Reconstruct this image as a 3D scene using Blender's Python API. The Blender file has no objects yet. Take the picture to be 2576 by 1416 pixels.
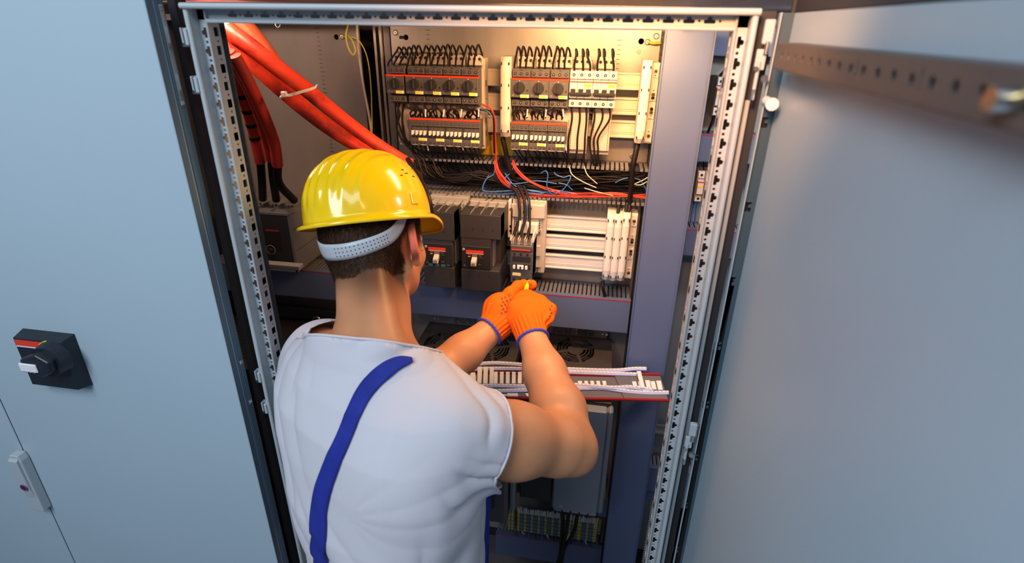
import bpy, bmesh, math, random
import numpy as np
from mathutils import Vector, Matrix, Euler
random.seed(7); rng = np.random.default_rng(7)
SC = bpy.context.scene
COL = SC.collection
# ---------------------------------------------------------------- camera
F_PX = 1392.34
RX = np.array([0.98607987, 0.08189618, -0.14470492])
RY = np.array([0.16571546, -0.41288946, 0.89557841])
RZ = np.array([0.01359731, -0.90709168, -0.42071344])
RM = np.stack([RX, RY, RZ])
CAMZ = 2.0
cam_d = bpy.data.cameras.new('camera'); cam = bpy.data.objects.new('camera', cam_d); COL.objects.link(cam)
SC.camera = cam
m = Matrix.Identity(4)
for i in range(3):
    m[i][0] = RM[i][0]; m[i][1] = -RM[i][1]; m[i][2] = -RM[i][2]
m[2][3] = CAMZ
cam.matrix_world = m
cam_d.sensor_width = 36; cam_d.lens = F_PX/2576*36; cam_d.clip_start = .02
cam_d.dof.use_dof = True; cam_d.dof.focus_distance = 1.15; cam_d.dof.aperture_fstop = 3.2
# ---------------------------------------------------------------- world, lights, exposure
W = bpy.data.worlds.new('room_light'); SC.world = W; W.use_nodes = True
W.node_tree.nodes['Background'].inputs[0].default_value = (.42, .62, 1.0, 1)
W.node_tree.nodes['Background'].inputs[1].default_value = .19
def area(name, loc, to, size, power, col, sy=None):
    l = bpy.data.lights.new(name, 'AREA'); l.energy = power; l.color = col
    l.shape = 'RECTANGLE'; l.size = size; l.size_y = sy or size
    o = bpy.data.objects.new(name, l); COL.objects.link(o); o.location = loc
    o.rotation_euler = (Vector(to)-Vector(loc)).to_track_quat('-Z', 'Y').to_euler(); return o
area('window_light', (-.95, -1.0, 3.1), (-.4, .8, 1.6), .9, 44, (.80, .90, 1.0), 1.3)
area('ceiling_light', (.3, -.7, 3.3), (-.1, .8, 1.4), 1.2, 9, (.86, .93, 1.0), .5)
def spot(name, loc, to, power, col, ang, r=.05, blend=.6):
    l = bpy.data.lights.new(name, 'SPOT'); l.energy = power; l.color = col; l.spot_size = math.radians(ang); l.spot_blend = blend; l.shadow_soft_size = r
    o = bpy.data.objects.new(name, l); COL.objects.link(o); o.location = loc
    o.rotation_euler = (Vector(to)-Vector(loc)).to_track_quat('-Z', 'Y').to_euler(); return o
ORANGE = (1.0, .42, .10)
area('cabinet_lamp_light', (-.03, 1.12, 2.03), (-.08, 1.36, 1.5), .34, 12, (1.0, .50, .19), .06)
area('left_cabinet_fill_light', (-.85, 1.10, 2.03), (-.80, 1.40, 1.4), .30, 3.2, (1.0, .66, .45), .06)  # added fill to brighten the left cabinet, no lamp known there
area('right_cabinet_fill_light', (.50, 1.10, 2.03), (.40, 1.42, 1.4), .30, 4.5, (.95, .88, .85), .06)  # extra light put in to lift the right cabinet interior
spot('warm_fill_light', (.04, .38, 2.125), (.03, .80, 2.02), 26, (1.0, .42, .15), 92, .04, 1.0)  # added warm spot in front of the top rail, no such lamp
vs = SC.view_settings
vs.view_transform = 'Standard'; vs.look = 'None'; vs.gamma = 1.0; vs.use_curve_mapping = False; vs.exposure = 0.0
try: SC.cycles.use_denoising = True
except Exception: pass
SC.cycles.max_bounces = 6
# ---------------------------------------------------------------- pixel -> point on a real plane
def ray(px, py): return RM @ np.array([px-1288., py-708., F_PX])
def atY(px, py, y): d = ray(px, py); p = d*(y/d[1]); return Vector((p[0], y, CAMZ+p[2]))
def atX(px, py, x): d = ray(px, py); p = d*(x/d[0]); return Vector((x, p[1], CAMZ+p[2]))
def atZ(px, py, z): d = ray(px, py); p = d*((z-CAMZ)/d[2]); return Vector((p[0], p[1], z))
# ---------------------------------------------------------------- materials
MATS = {}
def mat(name, col, rough=.5, metal=0., spec=.5, noise=0., nscale=40., bump=0., bscale=200., coat=0., sss=0., emis=None, aniso=None, col2=None, thr=None):
    if name in MATS: return MATS[name]
    M_ = bpy.data.materials.new(name); M_.use_nodes = True; nt = M_.node_tree; b = nt.nodes['Principled BSDF']
    b.inputs['Base Color'].default_value = (*col, 1); b.inputs['Roughness'].default_value = rough
    b.inputs['Metallic'].default_value = metal; b.inputs['Specular IOR Level'].default_value = spec
    if coat: b.inputs['Coat Weight'].default_value = coat; b.inputs['Coat Roughness'].default_value = .08
    if sss:
        b.inputs['Subsurface Weight'].default_value = sss; b.inputs['Subsurface Radius'].default_value = (1, .35, .2); b.inputs['Subsurface Scale'].default_value = .01
    if emis: b.inputs['Emission Color'].default_value = (*emis[0], 1); b.inputs['Emission Strength'].default_value = emis[1]
    tc = nt.nodes.new('ShaderNodeTexCoord'); vec = tc.outputs['Object']
    if aniso:
        mp = nt.nodes.new('ShaderNodeMapping'); mp.inputs['Scale'].default_value = aniso; nt.links.new(vec, mp.inputs[0]); vec = mp.outputs[0]
    if noise or col2:
        n = nt.nodes.new('ShaderNodeTexNoise'); n.inputs['Scale'].default_value = nscale; n.inputs['Detail'].default_value = 5
        nt.links.new(vec, n.inputs['Vector'])
        r = nt.nodes.new('ShaderNodeValToRGB'); c2 = col2 or tuple(c*(1-noise) for c in col)
        t = thr or (.35, .65)
        r.color_ramp.elements[0].position = t[0]; r.color_ramp.elements[1].position = t[1]
        r.color_ramp.elements[0].color = (*c2, 1); r.color_ramp.elements[1].color = (*col, 1)
        nt.links.new(n.outputs['Fac'], r.inputs[0]); nt.links.new(r.outputs[0], b.inputs['Base Color'])
    if bump:
        n2 = nt.nodes.new('ShaderNodeTexNoise'); n2.inputs['Scale'].default_value = bscale; nt.links.new(vec, n2.inputs['Vector'])
        bp = nt.nodes.new('ShaderNodeBump'); bp.inputs['Strength'].default_value = bump; bp.inputs['Distance'].default_value = .001
        nt.links.new(n2.outputs['Fac'], bp.inputs['Height']); nt.links.new(bp.outputs[0], b.inputs['Normal'])
    MATS[name] = M_; return M_
PAINT = mat('light_grey_powder_coat', (.45, .50, .53), .42, noise=.04, nscale=3, bump=.06, bscale=900)
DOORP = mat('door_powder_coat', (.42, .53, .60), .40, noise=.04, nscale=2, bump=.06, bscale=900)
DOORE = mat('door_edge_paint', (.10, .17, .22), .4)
DARK = mat('dark_paint_and_shade', (.035, .036, .042), .6, noise=.2, nscale=6)
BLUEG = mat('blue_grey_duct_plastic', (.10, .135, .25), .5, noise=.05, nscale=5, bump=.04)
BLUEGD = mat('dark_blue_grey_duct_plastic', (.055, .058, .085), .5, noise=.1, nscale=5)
TOOTH = mat('grey_duct_finger_plastic', (.16, .17, .21), .38)
GALV = mat('galvanised_steel', (.42, .40, .38), .42, .55, noise=.25, nscale=9, bump=.10, bscale=260, aniso=(1, 1, .35))
GALVD = mat('dull_and_shaded_steel', (.27, .25, .26), .5, .35, noise=.25, nscale=7, aniso=(1, 1, .3))  # darker tone also stands in for the left plate's dimmer light
STEEL = mat('polished_steel', (.75, .74, .70), .25, 1.0)
RED = mat('red_stripe', (.80, .05, .02), .4)
REDLINE = mat('dark_red_edge', (.36, .02, .02), .5)
DEVG = mat('dark_device_plastic', (.078, .076, .080), .45, noise=.08, nscale=80, bump=.05, bscale=1500)
DEVB = mat('black_device_plastic', (.022, .022, .026), .4)
DEVM = mat('mid_grey_device_plastic', (.20, .20, .21), .5, noise=.06, nscale=30)
BEIGE = mat('beige_adapter_plastic', (.50, .46, .42), .5, noise=.06, nscale=20)
OFFW = mat('off_white_plastic', (.72, .70, .67), .42)
WHITE = mat('white_plastic', (.82, .82, .84), .45)
YELL = mat('yellow_label', (.95, .70, .03), .5)
HOLE = mat('black_recess', (.006, .005, .005), .7)
BRASS = mat('brass_screw', (.62, .48, .22), .3, .9)
BLKW = mat('black_wire_insulation', (.009, .007, .008), .5, spec=.25)
REDW = mat('red_wire_insulation', (.75, .045, .02), .4)
BLUW = mat('blue_wire_insulation', (.05, .19, .55), .4)
WHTW = mat('grey_white_wire', (.55, .53, .50), .45)
YELW = mat('yellow_green_wire', (.62, .55, .04), .45)
REDC = mat('red_cable_sleeve', (.80, .055, .02), .38, col2=(.30, .02, .012), nscale=16, thr=(.36, .50), bump=.25, bscale=60, aniso=(1, 1, 1))
ORC = mat('faded_orange_cable_sleeve', (.85, .17, .07), .42, noise=.3, nscale=12)
# ---------------------------------------------------------------- objects
def put(o, parent=None):
    COL.objects.link(o)
    if parent is not None: o.parent = parent
    return o
def tag(o, label=None, cat=None, group=None, kind=None):
    if label: o['label'] = label
    if cat: o['category'] = cat
    if group: o['group'] = group
    if kind: o['kind'] = kind
    return o
def thing(name, label, cat, loc=(0, 0, 0), rot=(0, 0, 0), group=None):
    o = bpy.data.objects.new(name, None); put(o); o.location = loc; o.rotation_euler = rot; o.empty_display_size = .02
    return tag(o, label, cat, group)
def copy_tree(o, parent=None, loc=None):
    c = o.copy(); COL.objects.link(c)
    if parent is not None: c.parent = parent
    if loc is not None: c.location = loc
    for ch in list(o.children): copy_tree(ch, c)
    return c
def bez_round(b, w, seg): pass
class MB:
    """collects shapes (world or local coordinates) and links them as one mesh object"""
    def __init__(s): s.v = []; s.f = []; s.m = []; s.mats = []; s.sm = []
    def mi(s, m_):
        if m_ not in s.mats: s.mats.append(m_)
        return s.mats.index(m_)
    def add(s, v, f, m_, smooth=False):
        o = len(s.v); s.v += [tuple(p) for p in v]; k = s.mi(m_)
        for q in f: s.f.append([i+o for i in q]); s.m.append(k); s.sm.append(smooth)
        return s
    def box(s, x0, x1, y0, y1, z0, z1, m_, c=0.):
        if x1 < x0: x0, x1 = x1, x0
        if y1 < y0: y0, y1 = y1, y0
        if z1 < z0: z0, z1 = z1, z0
        if c <= 0:
            v = [(x, y, z) for x in (x0, x1) for y in (y0, y1) for z in (z0, z1)]
            f = [(0, 1, 3, 2), (4, 6, 7, 5), (0, 4, 5, 1), (2, 3, 7, 6), (0, 2, 6, 4), (1, 5, 7, 3)]
            return s.add(v, f, m_)
        c = min(c, (x1-x0)*.45, (y1-y0)*.45, (z1-z0)*.45)
        bm = bmesh.new(); bmesh.ops.create_cube(bm, size=1)
        for q in bm.verts:
            q.co = Vector(((x0+x1)/2+q.co.x*(x1-x0), (y0+y1)/2+q.co.y*(y1-y0), (z0+z1)/2+q.co.z*(z1-z0)))
        bmesh.ops.bevel(bm, geom=bm.edges[:], offset=c, segments=1, affect='EDGES')
        bm.verts.index_update()
        s.add([q.co for q in bm.verts], [[q.index for q in f.verts] for f in bm.faces], m_); bm.free(); return s
    def cyl(s, a, b, r, m_, n=14, r2=None, cap=True, smooth=True):
        a = Vector(a); b = Vector(b); d = (b-a).normalized(); u = d.orthogonal().normalized(); w = d.cross(u)
        r2 = r if r2 is None else r2; v = []
        for p, q in ((a, r), (b, r2)):
            for i in range(n):
                t = 2*math.pi*i/n; v.append(p+(u*math.cos(t)+w*math.sin(t))*q)
        s.add(v, [(i, (i+1) % n, n+(i+1) % n, n+i) for i in range(n)], m_, smooth)
        if cap:
            s.add(v[:n], [list(range(n))[::-1]], m_); s.add(v[n:], [list(range(n))], m_)
        return s
    def ring(s, c, ax, r0, r1, h, m_, n=24):
        c = Vector(c); d = Vector(ax).normalized(); u = d.orthogonal().normalized(); w = d.cross(u); v = []
        for (rr, hh) in ((r0, 0), (r1, 0), (r1, h), (r0, h)):
            for i in range(n):
                t = 2*math.pi*i/n; v.append(c+(u*math.cos(t)+w*math.sin(t))*rr+d*hh)
        f = []
        for k in range(4):
            for i in range(n): f.append((k*n+i, k*n+(i+1) % n, ((k+1) % 4)*n+(i+1) % n, ((k+1) % 4)*n+i))
        return s.add(v, f, m_, True)
    def tube(s, pts, r, m_, n=7, sub=5, radii=None):
        P = spline(pts, sub); N = len(P)
        if radii is not None: R = np.interp(np.linspace(0, 1, N), np.linspace(0, 1, len(radii)), radii)
        else: R = [r]*N
        T = [(P[min(i+1, N-1)]-P[max(i-1, 0)]).normalized() for i in range(N)]
        u = T[0].orthogonal().normalized(); v = []
        for i in range(N):
            u = (u-T[i]*u.dot(T[i]))
            u = u.normalized() if u.length > 1e-6 else T[i].orthogonal().normalized()
            w = T[i].cross(u)
            for k in range(n):
                t = 2*math.pi*k/n; v.append(P[i]+(u*math.cos(t)+w*math.sin(t))*R[i])
        f = [(i*n+k, i*n+(k+1) % n, (i+1)*n+(k+1) % n, (i+1)*n+k) for i in range(N-1) for k in range(n)]
        s.add(v, f, m_, True)
        s.add(v[:n], [list(range(n))[::-1]], m_); s.add(v[-n:], [list(range(n))], m_); return s
    def ribbon(s, P, Nn, w, th, m_):
        """flat strap of width w, thickness th along points P with normals Nn"""
        v = []; N = len(P)
        for i in range(N):
            t = (P[min(i+1, N-1)]-P[max(i-1, 0)]).normalized(); n_ = Nn[i].normalized(); b_ = t.cross(n_).normalized()
            ww = w[i] if hasattr(w, '__len__') else w
            for a, c in ((-.5, 0), (.5, 0), (.5, 1), (-.5, 1)): v.append(P[i]+b_*(a*ww)+n_*(c*th))
        f = [(i*4+k, i*4+(k+1) % 4, (i+1)*4+(k+1) % 4, (i+1)*4+k) for i in range(N-1) for k in range(4)]+[(3, 2, 1, 0), tuple((N-1)*4+k for k in range(4))]
        return s.add(v, f, m_)
    def prism(s, pts, d, m_):
        """polygon (3-D points) extruded by vector d"""
        n = len(pts); d = Vector(d); v = [Vector(p) for p in pts]; v += [p+d for p in v]
        return s.add(v, [list(range(n))[::-1], [n+i for i in range(n)]]+[(i, (i+1) % n, n+(i+1) % n, n+i) for i in range(n)], m_)
    def xform(s, M_):
        s.v = [tuple(M_ @ Vector(p)) for p in s.v]; return s
    def mesh(s, name, off=None):
        me = bpy.data.meshes.new(name); v = s.v
        if off is not None: v = [(p[0]-off[0], p[1]-off[1], p[2]-off[2]) for p in v]
        me.from_pydata(v, [], s.f)
        for q in s.mats: me.materials.append(q)
        me.polygons.foreach_set('material_index', s.m); me.polygons.foreach_set('use_smooth', s.sm); 
        bm = bmesh.new(); bm.from_mesh(me); bmesh.ops.recalc_face_normals(bm, faces=bm.faces[:]); bm.to_mesh(me); bm.free()
        me.update(); return me
    def build(s, name, parent=None, off=None):
        if parent is not None and off is None:
            off = parent.location if parent.parent is None else parent.parent.location
        return put(bpy.data.objects.new(name, s.mesh(name, off)), parent)
def spline(pts, sub):
    P = [Vector(p) for p in pts]
    if len(P) < 3 or sub <= 1: return P if sub <= 1 or len(P) < 2 else [P[0].lerp(P[-1], i/sub) for i in range(sub+1)]
    Q = [P[0]*2-P[1]]+P+[P[-1]*2-P[-2]]; out = []
    for i in range(1, len(Q)-2):
        a, b, c, d = Q[i-1], Q[i], Q[i+1], Q[i+2]
        for k in range(sub):
            t = k/sub; out.append(.5*((2*b)+(c-a)*t+(2*a-5*b+4*c-d)*t*t+(3*b-a-3*c+d)*t**3))
    out.append(P[-1]); return out
def plate(outline, holes, th, m_, O=(0, 0, 0), U=(1, 0, 0), V=(0, 0, 1)):
    """flat plate with real holes; (u,v) coordinates -> O+u*U+v*V, thickness th centred; returns MB"""
    cu = bpy.data.curves.new('tmp', 'CURVE'); cu.dimensions = '2D'; cu.fill_mode = 'BOTH'; cu.extrude = th*500
    for poly in [outline]+holes:
        sp = cu.splines.new('POLY'); sp.points.add(len(poly)-1)
        for i, p in enumerate(poly): sp.points[i].co = (p[0]*1000, p[1]*1000, 0, 1)
        sp.use_cyclic_u = True
    ob = bpy.data.objects.new('tmp', cu); me = ob.to_mesh(); O = Vector(O); U = Vector(U); V = Vector(V); N = U.cross(V)
    b = MB(); b.add([O+(U*v.co.x+V*v.co.y+N*v.co.z)*.001 for v in me.vertices], [list(p.vertices) for p in me.polygons], m_)
    ob.to_mesh_clear(); bpy.data.objects.remove(ob); bpy.data.curves.remove(cu); return b
def rect(x0, x1, y0, y1): return [(x0, y0), (x1, y0), (x1, y1), (x0, y1)]
def circ(x, y, r, n=10, ry=None): return [(x+r*math.cos(2*math.pi*i/n), y+(ry or r)*math.sin(2*math.pi*i/n)) for i in range(n)]
def screw(b, c, ax, r, m_=None, h=.002):
    c = Vector(c); ax = Vector(ax).normalized(); b.cyl(c, c+ax*h, r, m_ or STEEL, 12)
    u = ax.orthogonal().normalized(); w = ax.cross(u); p = c+ax*(h+.0002)
    for a, d in ((u, w), (w, u)): b.prism([p+a*r*.6+d*r*.12, p-a*r*.6+d*r*.12, p-a*r*.6-d*r*.12, p+a*r*.6-d*r*.12], ax*.0003, HOLE)
def text_lines(b, x0, x1, z0, z1, y, m_, rows, seed=1):
    """tiny unreadable print as rows of dashes on a face looking to -Y"""
    rr = random.Random(seed); h = (z1-z0)/rows
    for k in range(rows):
        x = x0
        while x < x1-.001:
            l = rr.uniform(.1, .35)*(x1-x0); e = min(x+l, x1); b.box(x, e, y-.0003, y, z0+k*h+h*.25, z0+k*h+h*.7, m_); x = e+.06*(x1-x0)
# ================================================================ setting
def slab(name, x0, x1, y0, y1, z0, z1, m_):
    o = MB().box(x0, x1, y0, y1, z0, z1, m_).build(name); return tag(o, kind='structure')
FLOORM = mat('grey_epoxy_floor', (.30, .32, .34), .35, noise=.12, nscale=3)
slab('floor', -3.2, 3.2, -2.6, 1.9, -.04, 0, FLOORM)
slab('wall_back', -3.2, 3.2, 1.9, 2.0, 0, 3.4, mat('room_wall_paint', (.55, .58, .6), .8, noise=.05, nscale=4))
slab('wall_left', -3.3, -3.2, -2.6, 2.0, 0, 3.4, MATS['room_wall_paint'])
slab('wall_right', 3.2, 3.3, -2.6, 2.0, 0, 3.4, MATS['room_wall_paint'])
# ================================================================ cabinets
YF = .80          # front face plane of the frames
XL, XR = -.603, .172
KH = [(-7.5, -2.4), (-6.4, -3.4), (6.4, -3.4), (7.5, -2.4), (7.5, .4), (6.4, 1.4), (3.4, 1.4), (3.2, 4.0), (1.4, 5.4), (-1.4, 5.4), (-3.2, 4.0), (-3.4, 1.4), (-6.4, 1.4), (-7.5, .4)]
def keyhole(u, v, flip=1, s=1.0, swap=False, sv=1.0):
    p = [(a*.001*s, b*.001*s*flip*sv) for a, b in KH]
    if flip < 0: p = p[::-1]
    return [(u+b, v+a) for a, b in p] if swap else [(u+a, v+b) for a, b in p]
def add(b, c):
    o = len(b.v); b.v += c.v
    for q, k, s_ in zip(c.f, c.m, c.sm): b.f.append([i+o for i in q]); b.m.append(b.mi(c.mats[k])); b.sm.append(s_)
    return b
def chunks(b, u0, u1, z0, z1, holes, O, U, V, zc):
    """long perforated strip built pitch by pitch; holes[2k], holes[2k+1] belong to pitch k"""
    hi = z1
    for k in range(0, len(holes), 4):
        lo = zc-(k//2+1)*.0253; lo = z0 if k+4 >= len(holes) else lo
        add(b, plate(rect(u0, u1, lo, hi), holes[k:k+4], .0016, PAINT, O, U, V)); hi = lo
def front_post(side, parent):
    """perforated frame post; side -1 = left, +1 = right"""
    xo = XL if side < 0 else XR; s = -side
    def X(d): return xo+s*d
    z0, z1 = .12, 2.014; b = MB()
    b.box(X(0), X(.0075), .784, .806, z0, z1+.008, PAINT, .002)                 # outer sealing lip
    b.cyl((X(.0040), .782, z0), (X(.0040), .782, z1+.008), .0040, PAINT, 8)
    u0, u1 = sorted((X(-.004), X(.0225)))
    holes = []; zk = 1.9835
    cx_ = X(.0140)
    k = 0
    while zk-k*.0253 > z0+.02:
        z = zk-k*.0253; holes.append(keyhole(cx_, z, side, .95, True)); holes.append(circ(cx_+s*.001, z-.0126, .0021, 8)); k += 1
    chunks(b, u0, u1, z0, z1, holes, (0, .8005, 0), (1, 0, 0), (0, 0, 1), zk-.0189)
    b.box(X(.0210), X(.0240), .7935, .803, z0, z1, PAINT, .0015)                 # rounded ridge
    holes = []; k = 0
    while zk+.001-k*.0253 > z0+.02:
        z = zk+.001-k*.0253; holes.append(rect(.8065, .8165, z-.0062, z+.0062)); holes.append(circ(.8125, z-.0126, .0022, 8)); k += 1
    chunks(b, .7985, .821, z0, z1, holes, (X(.0233), 0, 0), (0, 1, 0), (0, 0, 1), zk-.0189)
    b.box(X(.002), X(.0215), .835, .838, z0, z1, DARK)                           # inner web behind the holes, shade of the hollow put in as dark colour
    b.box(X(.0), X(.003), .806, .838, z0, z1, PAINT)
    return b.build('frame_post', parent)
def clip(parent, x, z, s):
    b = MB(); b.box(x-.0025, x+.0025, .775, .800, z-.011, z+.011, PAINT, .001)
    b.box(x-s*.010, x, .786, .789, z+.004, z+.012, PAINT); b.box(x-s*.010, x-s*.007, .778, .789, z-.012, z+.012, PAINT, .0008)
    b.box(x-s*.010, x+s*.002, .778, .781, z-.013, z-.008, STEEL)
    return b.build('lock_clip', parent)
cab = thing('electrical_cabinet', 'open tall electrical cabinet of pale grey perforated frame, in front of the worker', 'cabinet', (-.22, .8, 0))
lp = front_post(-1, cab); rp = front_post(1, cab)
for p in ((485, 93), (487, 212), (646, 942), (662, 1020)):
    z = atY(*p, .785).z; clip(lp, XL, z, 1)
# top rail
b = MB(); b.box(XL, XR, .779, .806, 2.0145, 2.022, PAINT, .002); b.cyl((XL, .778, 2.018), (XR, .778, 2.018), .0042, PAINT, 8)
holes = []; k = 0
while XL+.063+k*.0253 < XR-.05:
    x = XL+.063+k*.0253; holes.append(keyhole(x, 2.0078, 1, .95, False, 1.0)); holes.append(circ(x+.0126, 2.0075, .0017, 8)); k += 1
add(b, plate(rect(XL+.003, XR-.003, 2.0005, 2.015), holes, .0016, PAINT, (0, .8005, 0)))
b.box(XL+.021, XR-.021, .7935, .812, 1.9965, 2.002, PAINT, .0012)
b.box(XL+.021, XR-.021, .835, .838, 1.998, 2.02, DARK)  # dark colour again stands for shade inside the hollow rail
b.build('top_rail', cab)
b = MB(); b.box(XL, XR, .779, .83, .10, .12, PAINT, .002); b.build('bottom_rail', cab)
b = MB(); b.box(-.62, .18, .800, 1.60, 2.034, 2.05, mat('roof_paint', (.22, .26, .30), .5), .002); b.build('roof_panel', cab)
MB().box(-.62, .18, .80, 1.60, .02, .10, DARK).build('plinth', cab)
MB().box(-.62, .18, .83, 1.58, .10, .115, GALVD).build('base_plate', cab)
MB().box(-.62, .18, 1.585, 1.60, .10, 2.034, DARK).build('back_panel', cab)
def rear_post(x0, x1, parent, y=1.47):
    b = MB(); holes = []; k = 0; xc = (x0+x1)/2
    while 1.985-k*.025 > .4: z = 1.985-k*.025; holes.append(rect(xc-.0045, xc+.0045, z-.0058, z+.0058)); holes.append(circ(xc, z-.0125, .0016, 6)); k += 1
    add(b, plate(rect(x0, x1, .12, 2.02), holes, .0016, GALV, (0, y, 0)))
    b.box(x1-.001, x1+.001, y, y+.03, .12, 2.02, GALV); b.box(x0-.001, x0+.001, y, y+.03, .12, 2.02, GALV)
    b.box(x1+.004, x1+.022, y+.004, y+.010, .12, 2.02, GALVD, .001)
    return b.build('rear_post', parent)
rear_post(-.606, -.586, cab); rear_post(.150, .172, cab)
# mounting plate of the open cabinet
def mplate(x0, x1, z0, z1, parent, keys, marks, m_=GALV, y=1.46):
    holes = []
    for (kx, kz, l) in keys:
        holes.append([(kx-.002-.0105*l, kz-.004), (kx-.004*l, kz-.004)][::(1 if l > 0 else -1)] and circ(kx, kz, .0068, 12))
    b = plate(rect(x0, x1, z0, z1), holes, .003, m_, (0, y+.0015, 0))
    o = b.build('mounting_plate', parent)
    c = MB()
    for (mx, za, zb) in marks:
        z = za; i = 0
        while z > zb:
            w = .008 if i % 5 else .012
            c.box(mx-w/2, mx+w/2, y-.0009, y+.0001, z-.0005, z+.0005, HOLE); z -= .0105; i += 1
    c.build('scale_marks', o)['kind'] = 'stuff'; return o
k1 = atY(1021, 94, 1.46); k2 = atY(1613, 104, 1.46)
mp = mplate(-.556, .116, .30, 1.993, cab, [(k1.x, k1.z, 1), (k2.x, k2.z, 1)], [(atY(1077, 90, 1.46).x, 1.985, 1.90), (atY(1556, 130, 1.46).x, 1.97, 1.87), (atY(1518, 640, 1.46).x, 1.42, 1.33)])
MB().box(k1.x-.016, k1.x-.004, 1.457, 1.4605, k1.z-.0035, k1.z+.0035, HOLE).build('slot', mp)
def bolt(p, parent, y=1.46, r=.006):
    b = MB(); b.ring((p.x, y-.0002, p.z), (0, -1, 0), r*.5, r*1.15, .0015, GALVD); b.cyl((p.x, y, p.z), (p.x, y-.006, p.z), r*.75, STEEL, 6)
    b.cyl((p.x, y, p.z), (p.x, y-.0062, p.z), r*.35, GALVD, 8); return b.build('bolt', parent)
for q in ((996, 82), (1629, 106), (1651, 91), (1590, 392)): bolt(atY(*q, 1.46), mp)
gs = atY(1607, 131, 1.46); b = MB(); b.ring((gs.x, 1.4595, gs.z), (0, -1, 0), .0042, .0050, .0006, DEVM)
b.box(gs.x-.0004, gs.x+.0004, 1.4588, 1.4596, gs.z-.0005, gs.z+.003, DEVM)
for i, w in enumerate((.0028, .0019, .001)): b.box(gs.x-w, gs.x+w, 1.4588, 1.4596, gs.z-.0008-i*.0011, gs.z-.0004-i*.0011, DEVM)
b.build('earth_symbol', mp)
def busbar(x0, x1, z0, z1, parent, y, m_):
    h = z1-z0; b = MB(); b.box(x0, x1, y, y+.012, z0+h*.12, z1-h*.1, m_)
    b.box(x0, x1, y-.003, y+.012, z1-h*.12, z1, m_, .0008); b.box(x0, x1, y-.003, y+.012, z0, z0+h*.12, m_, .0008)
    b.box(x0, x1, y-.0012, y, z0+h*.24, z0+h*.28, m_); b.box(x0, x1, y-.0012, y, z0+h*.34, z0+h*.38, m_)
    return b.build('busbar_cover', parent)
BBU = mat('warm_grey_busbar_plastic', (.62, .56, .48), .45, noise=.05, nscale=8, aniso=(.3, 1, 1)); BBL = mat('pale_busbar_plastic', (.66, .66, .66), .42, noise=.05, nscale=8, aniso=(.3, 1, 1))
for (za, zb) in ((1.862, 1.901), (1.804, 1.844), (1.749, 1.790)): busbar(-.52, .085, za, zb, mp, 1.425, BBU)
for (za, zb) in ((1.501, 1.543), (1.448, 1.488), (1.392, 1.432)): busbar(-.44, .045, za, zb, mp, 1.405, BBL)
for z in (1.77, 1.825, 1.88): MB().box(-.50, .08, 1.437, 1.461, z-.006, z+.006, DARK).build('busbar_support', mp)
for z in (1.41, 1.468, 1.52): MB().box(-.43, .04, 1.417, 1.461, z-.006, z+.006, DARK).build('busbar_support', mp)
# vertical cable trunking at the right of the plate
tr = thing('cable_trunking', 'wide smooth blue grey vertical cable trunking right of the mounting plate', 'trunking', (.155, 1.46, 0))
b = MB(); b.box(.106, .206, 1.290, 1.293, .14, 1.998, BLUEG, .001); b.box(.1045, .108, 1.287, 1.305, .14, 1.998, BLUEG, .001); b.box(.204, .2075, 1.287, 1.305, .14, 1.998, BLUEG, .001)
b.build('cover', tr)
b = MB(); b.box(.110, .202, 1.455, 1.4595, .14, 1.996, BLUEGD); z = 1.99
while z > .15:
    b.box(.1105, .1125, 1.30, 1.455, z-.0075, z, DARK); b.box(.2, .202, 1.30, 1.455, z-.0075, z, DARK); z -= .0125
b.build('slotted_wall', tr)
q = atY(1722, 66, 1.27); MB().cyl((q.x, 1.29, q.z), (q.x, 1.262, q.z), .0045, STEEL, 8).cyl((q.x, 1.262, q.z+.001), (q.x, 1.257, q.z+.001), .0055, YELL, 8).build('bolt', tr)
# ---------------------------------------------------------------- left cabinet (closed door, open side)
lc = thing('electrical_cabinet', 'closed pale blue grey cabinet left of the open one, with black rotary switch', 'cabinet', (-.9, .8, 0))
def leaf(x0, x1, z0, z1):
    b = MB(); b.box(x0, x1, .740, .7415, z0, z1, DOORP, .0006)
    b.cyl((x1-.0035, .7438, z0), (x1-.0035, .7438, z1), .0035, DOORP, 10); return b
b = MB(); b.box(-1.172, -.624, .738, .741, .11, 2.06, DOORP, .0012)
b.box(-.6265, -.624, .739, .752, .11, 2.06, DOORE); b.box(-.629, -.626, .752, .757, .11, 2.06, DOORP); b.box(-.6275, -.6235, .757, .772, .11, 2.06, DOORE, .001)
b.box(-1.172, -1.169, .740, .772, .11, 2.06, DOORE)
dl = b.build('door', lc)
for (a, c) in (((420, 20), (448, 260)), ((612, 905), (628, 1010))):
    b = MB(); p = atX(*a, -.6225); q = atX(*c, -.6225); b.box(-.6236, -.6222, .760, .768, q.z, p.z, STEEL if a[1] < 100 else DOORE, .0004)
    b.box(-.6236, -.620, .758, .766, q.z-.004, q.z+.004, STEEL, .001); b.box(-.6236, -.620, .758, .766, p.z-.004, p.z+.004, STEEL, .001); b.build('locking_rod', dl)
b = MB(); b.box(-1.80, -1.1755, .738, .741, .11, 2.06, DOORP, .0012); b.box(-1.1785, -1.1755, .74, .772, .11, 2.06, DOORE)
lc2 = thing('electrical_cabinet', 'pale blue grey cabinet door at far left edge, beyond the thin vertical seam', 'cabinet', (-1.5, .8, 0))
b.build('door', lc2)
MB().box(-1.80, -1.19, .80, 1.6, .10, 2.05, DOORP, .002).build('body', lc2)
MB().box(-1.80, -1.17, .80, 1.60, .02, .10, DARK).build('plinth', lc2)
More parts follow.
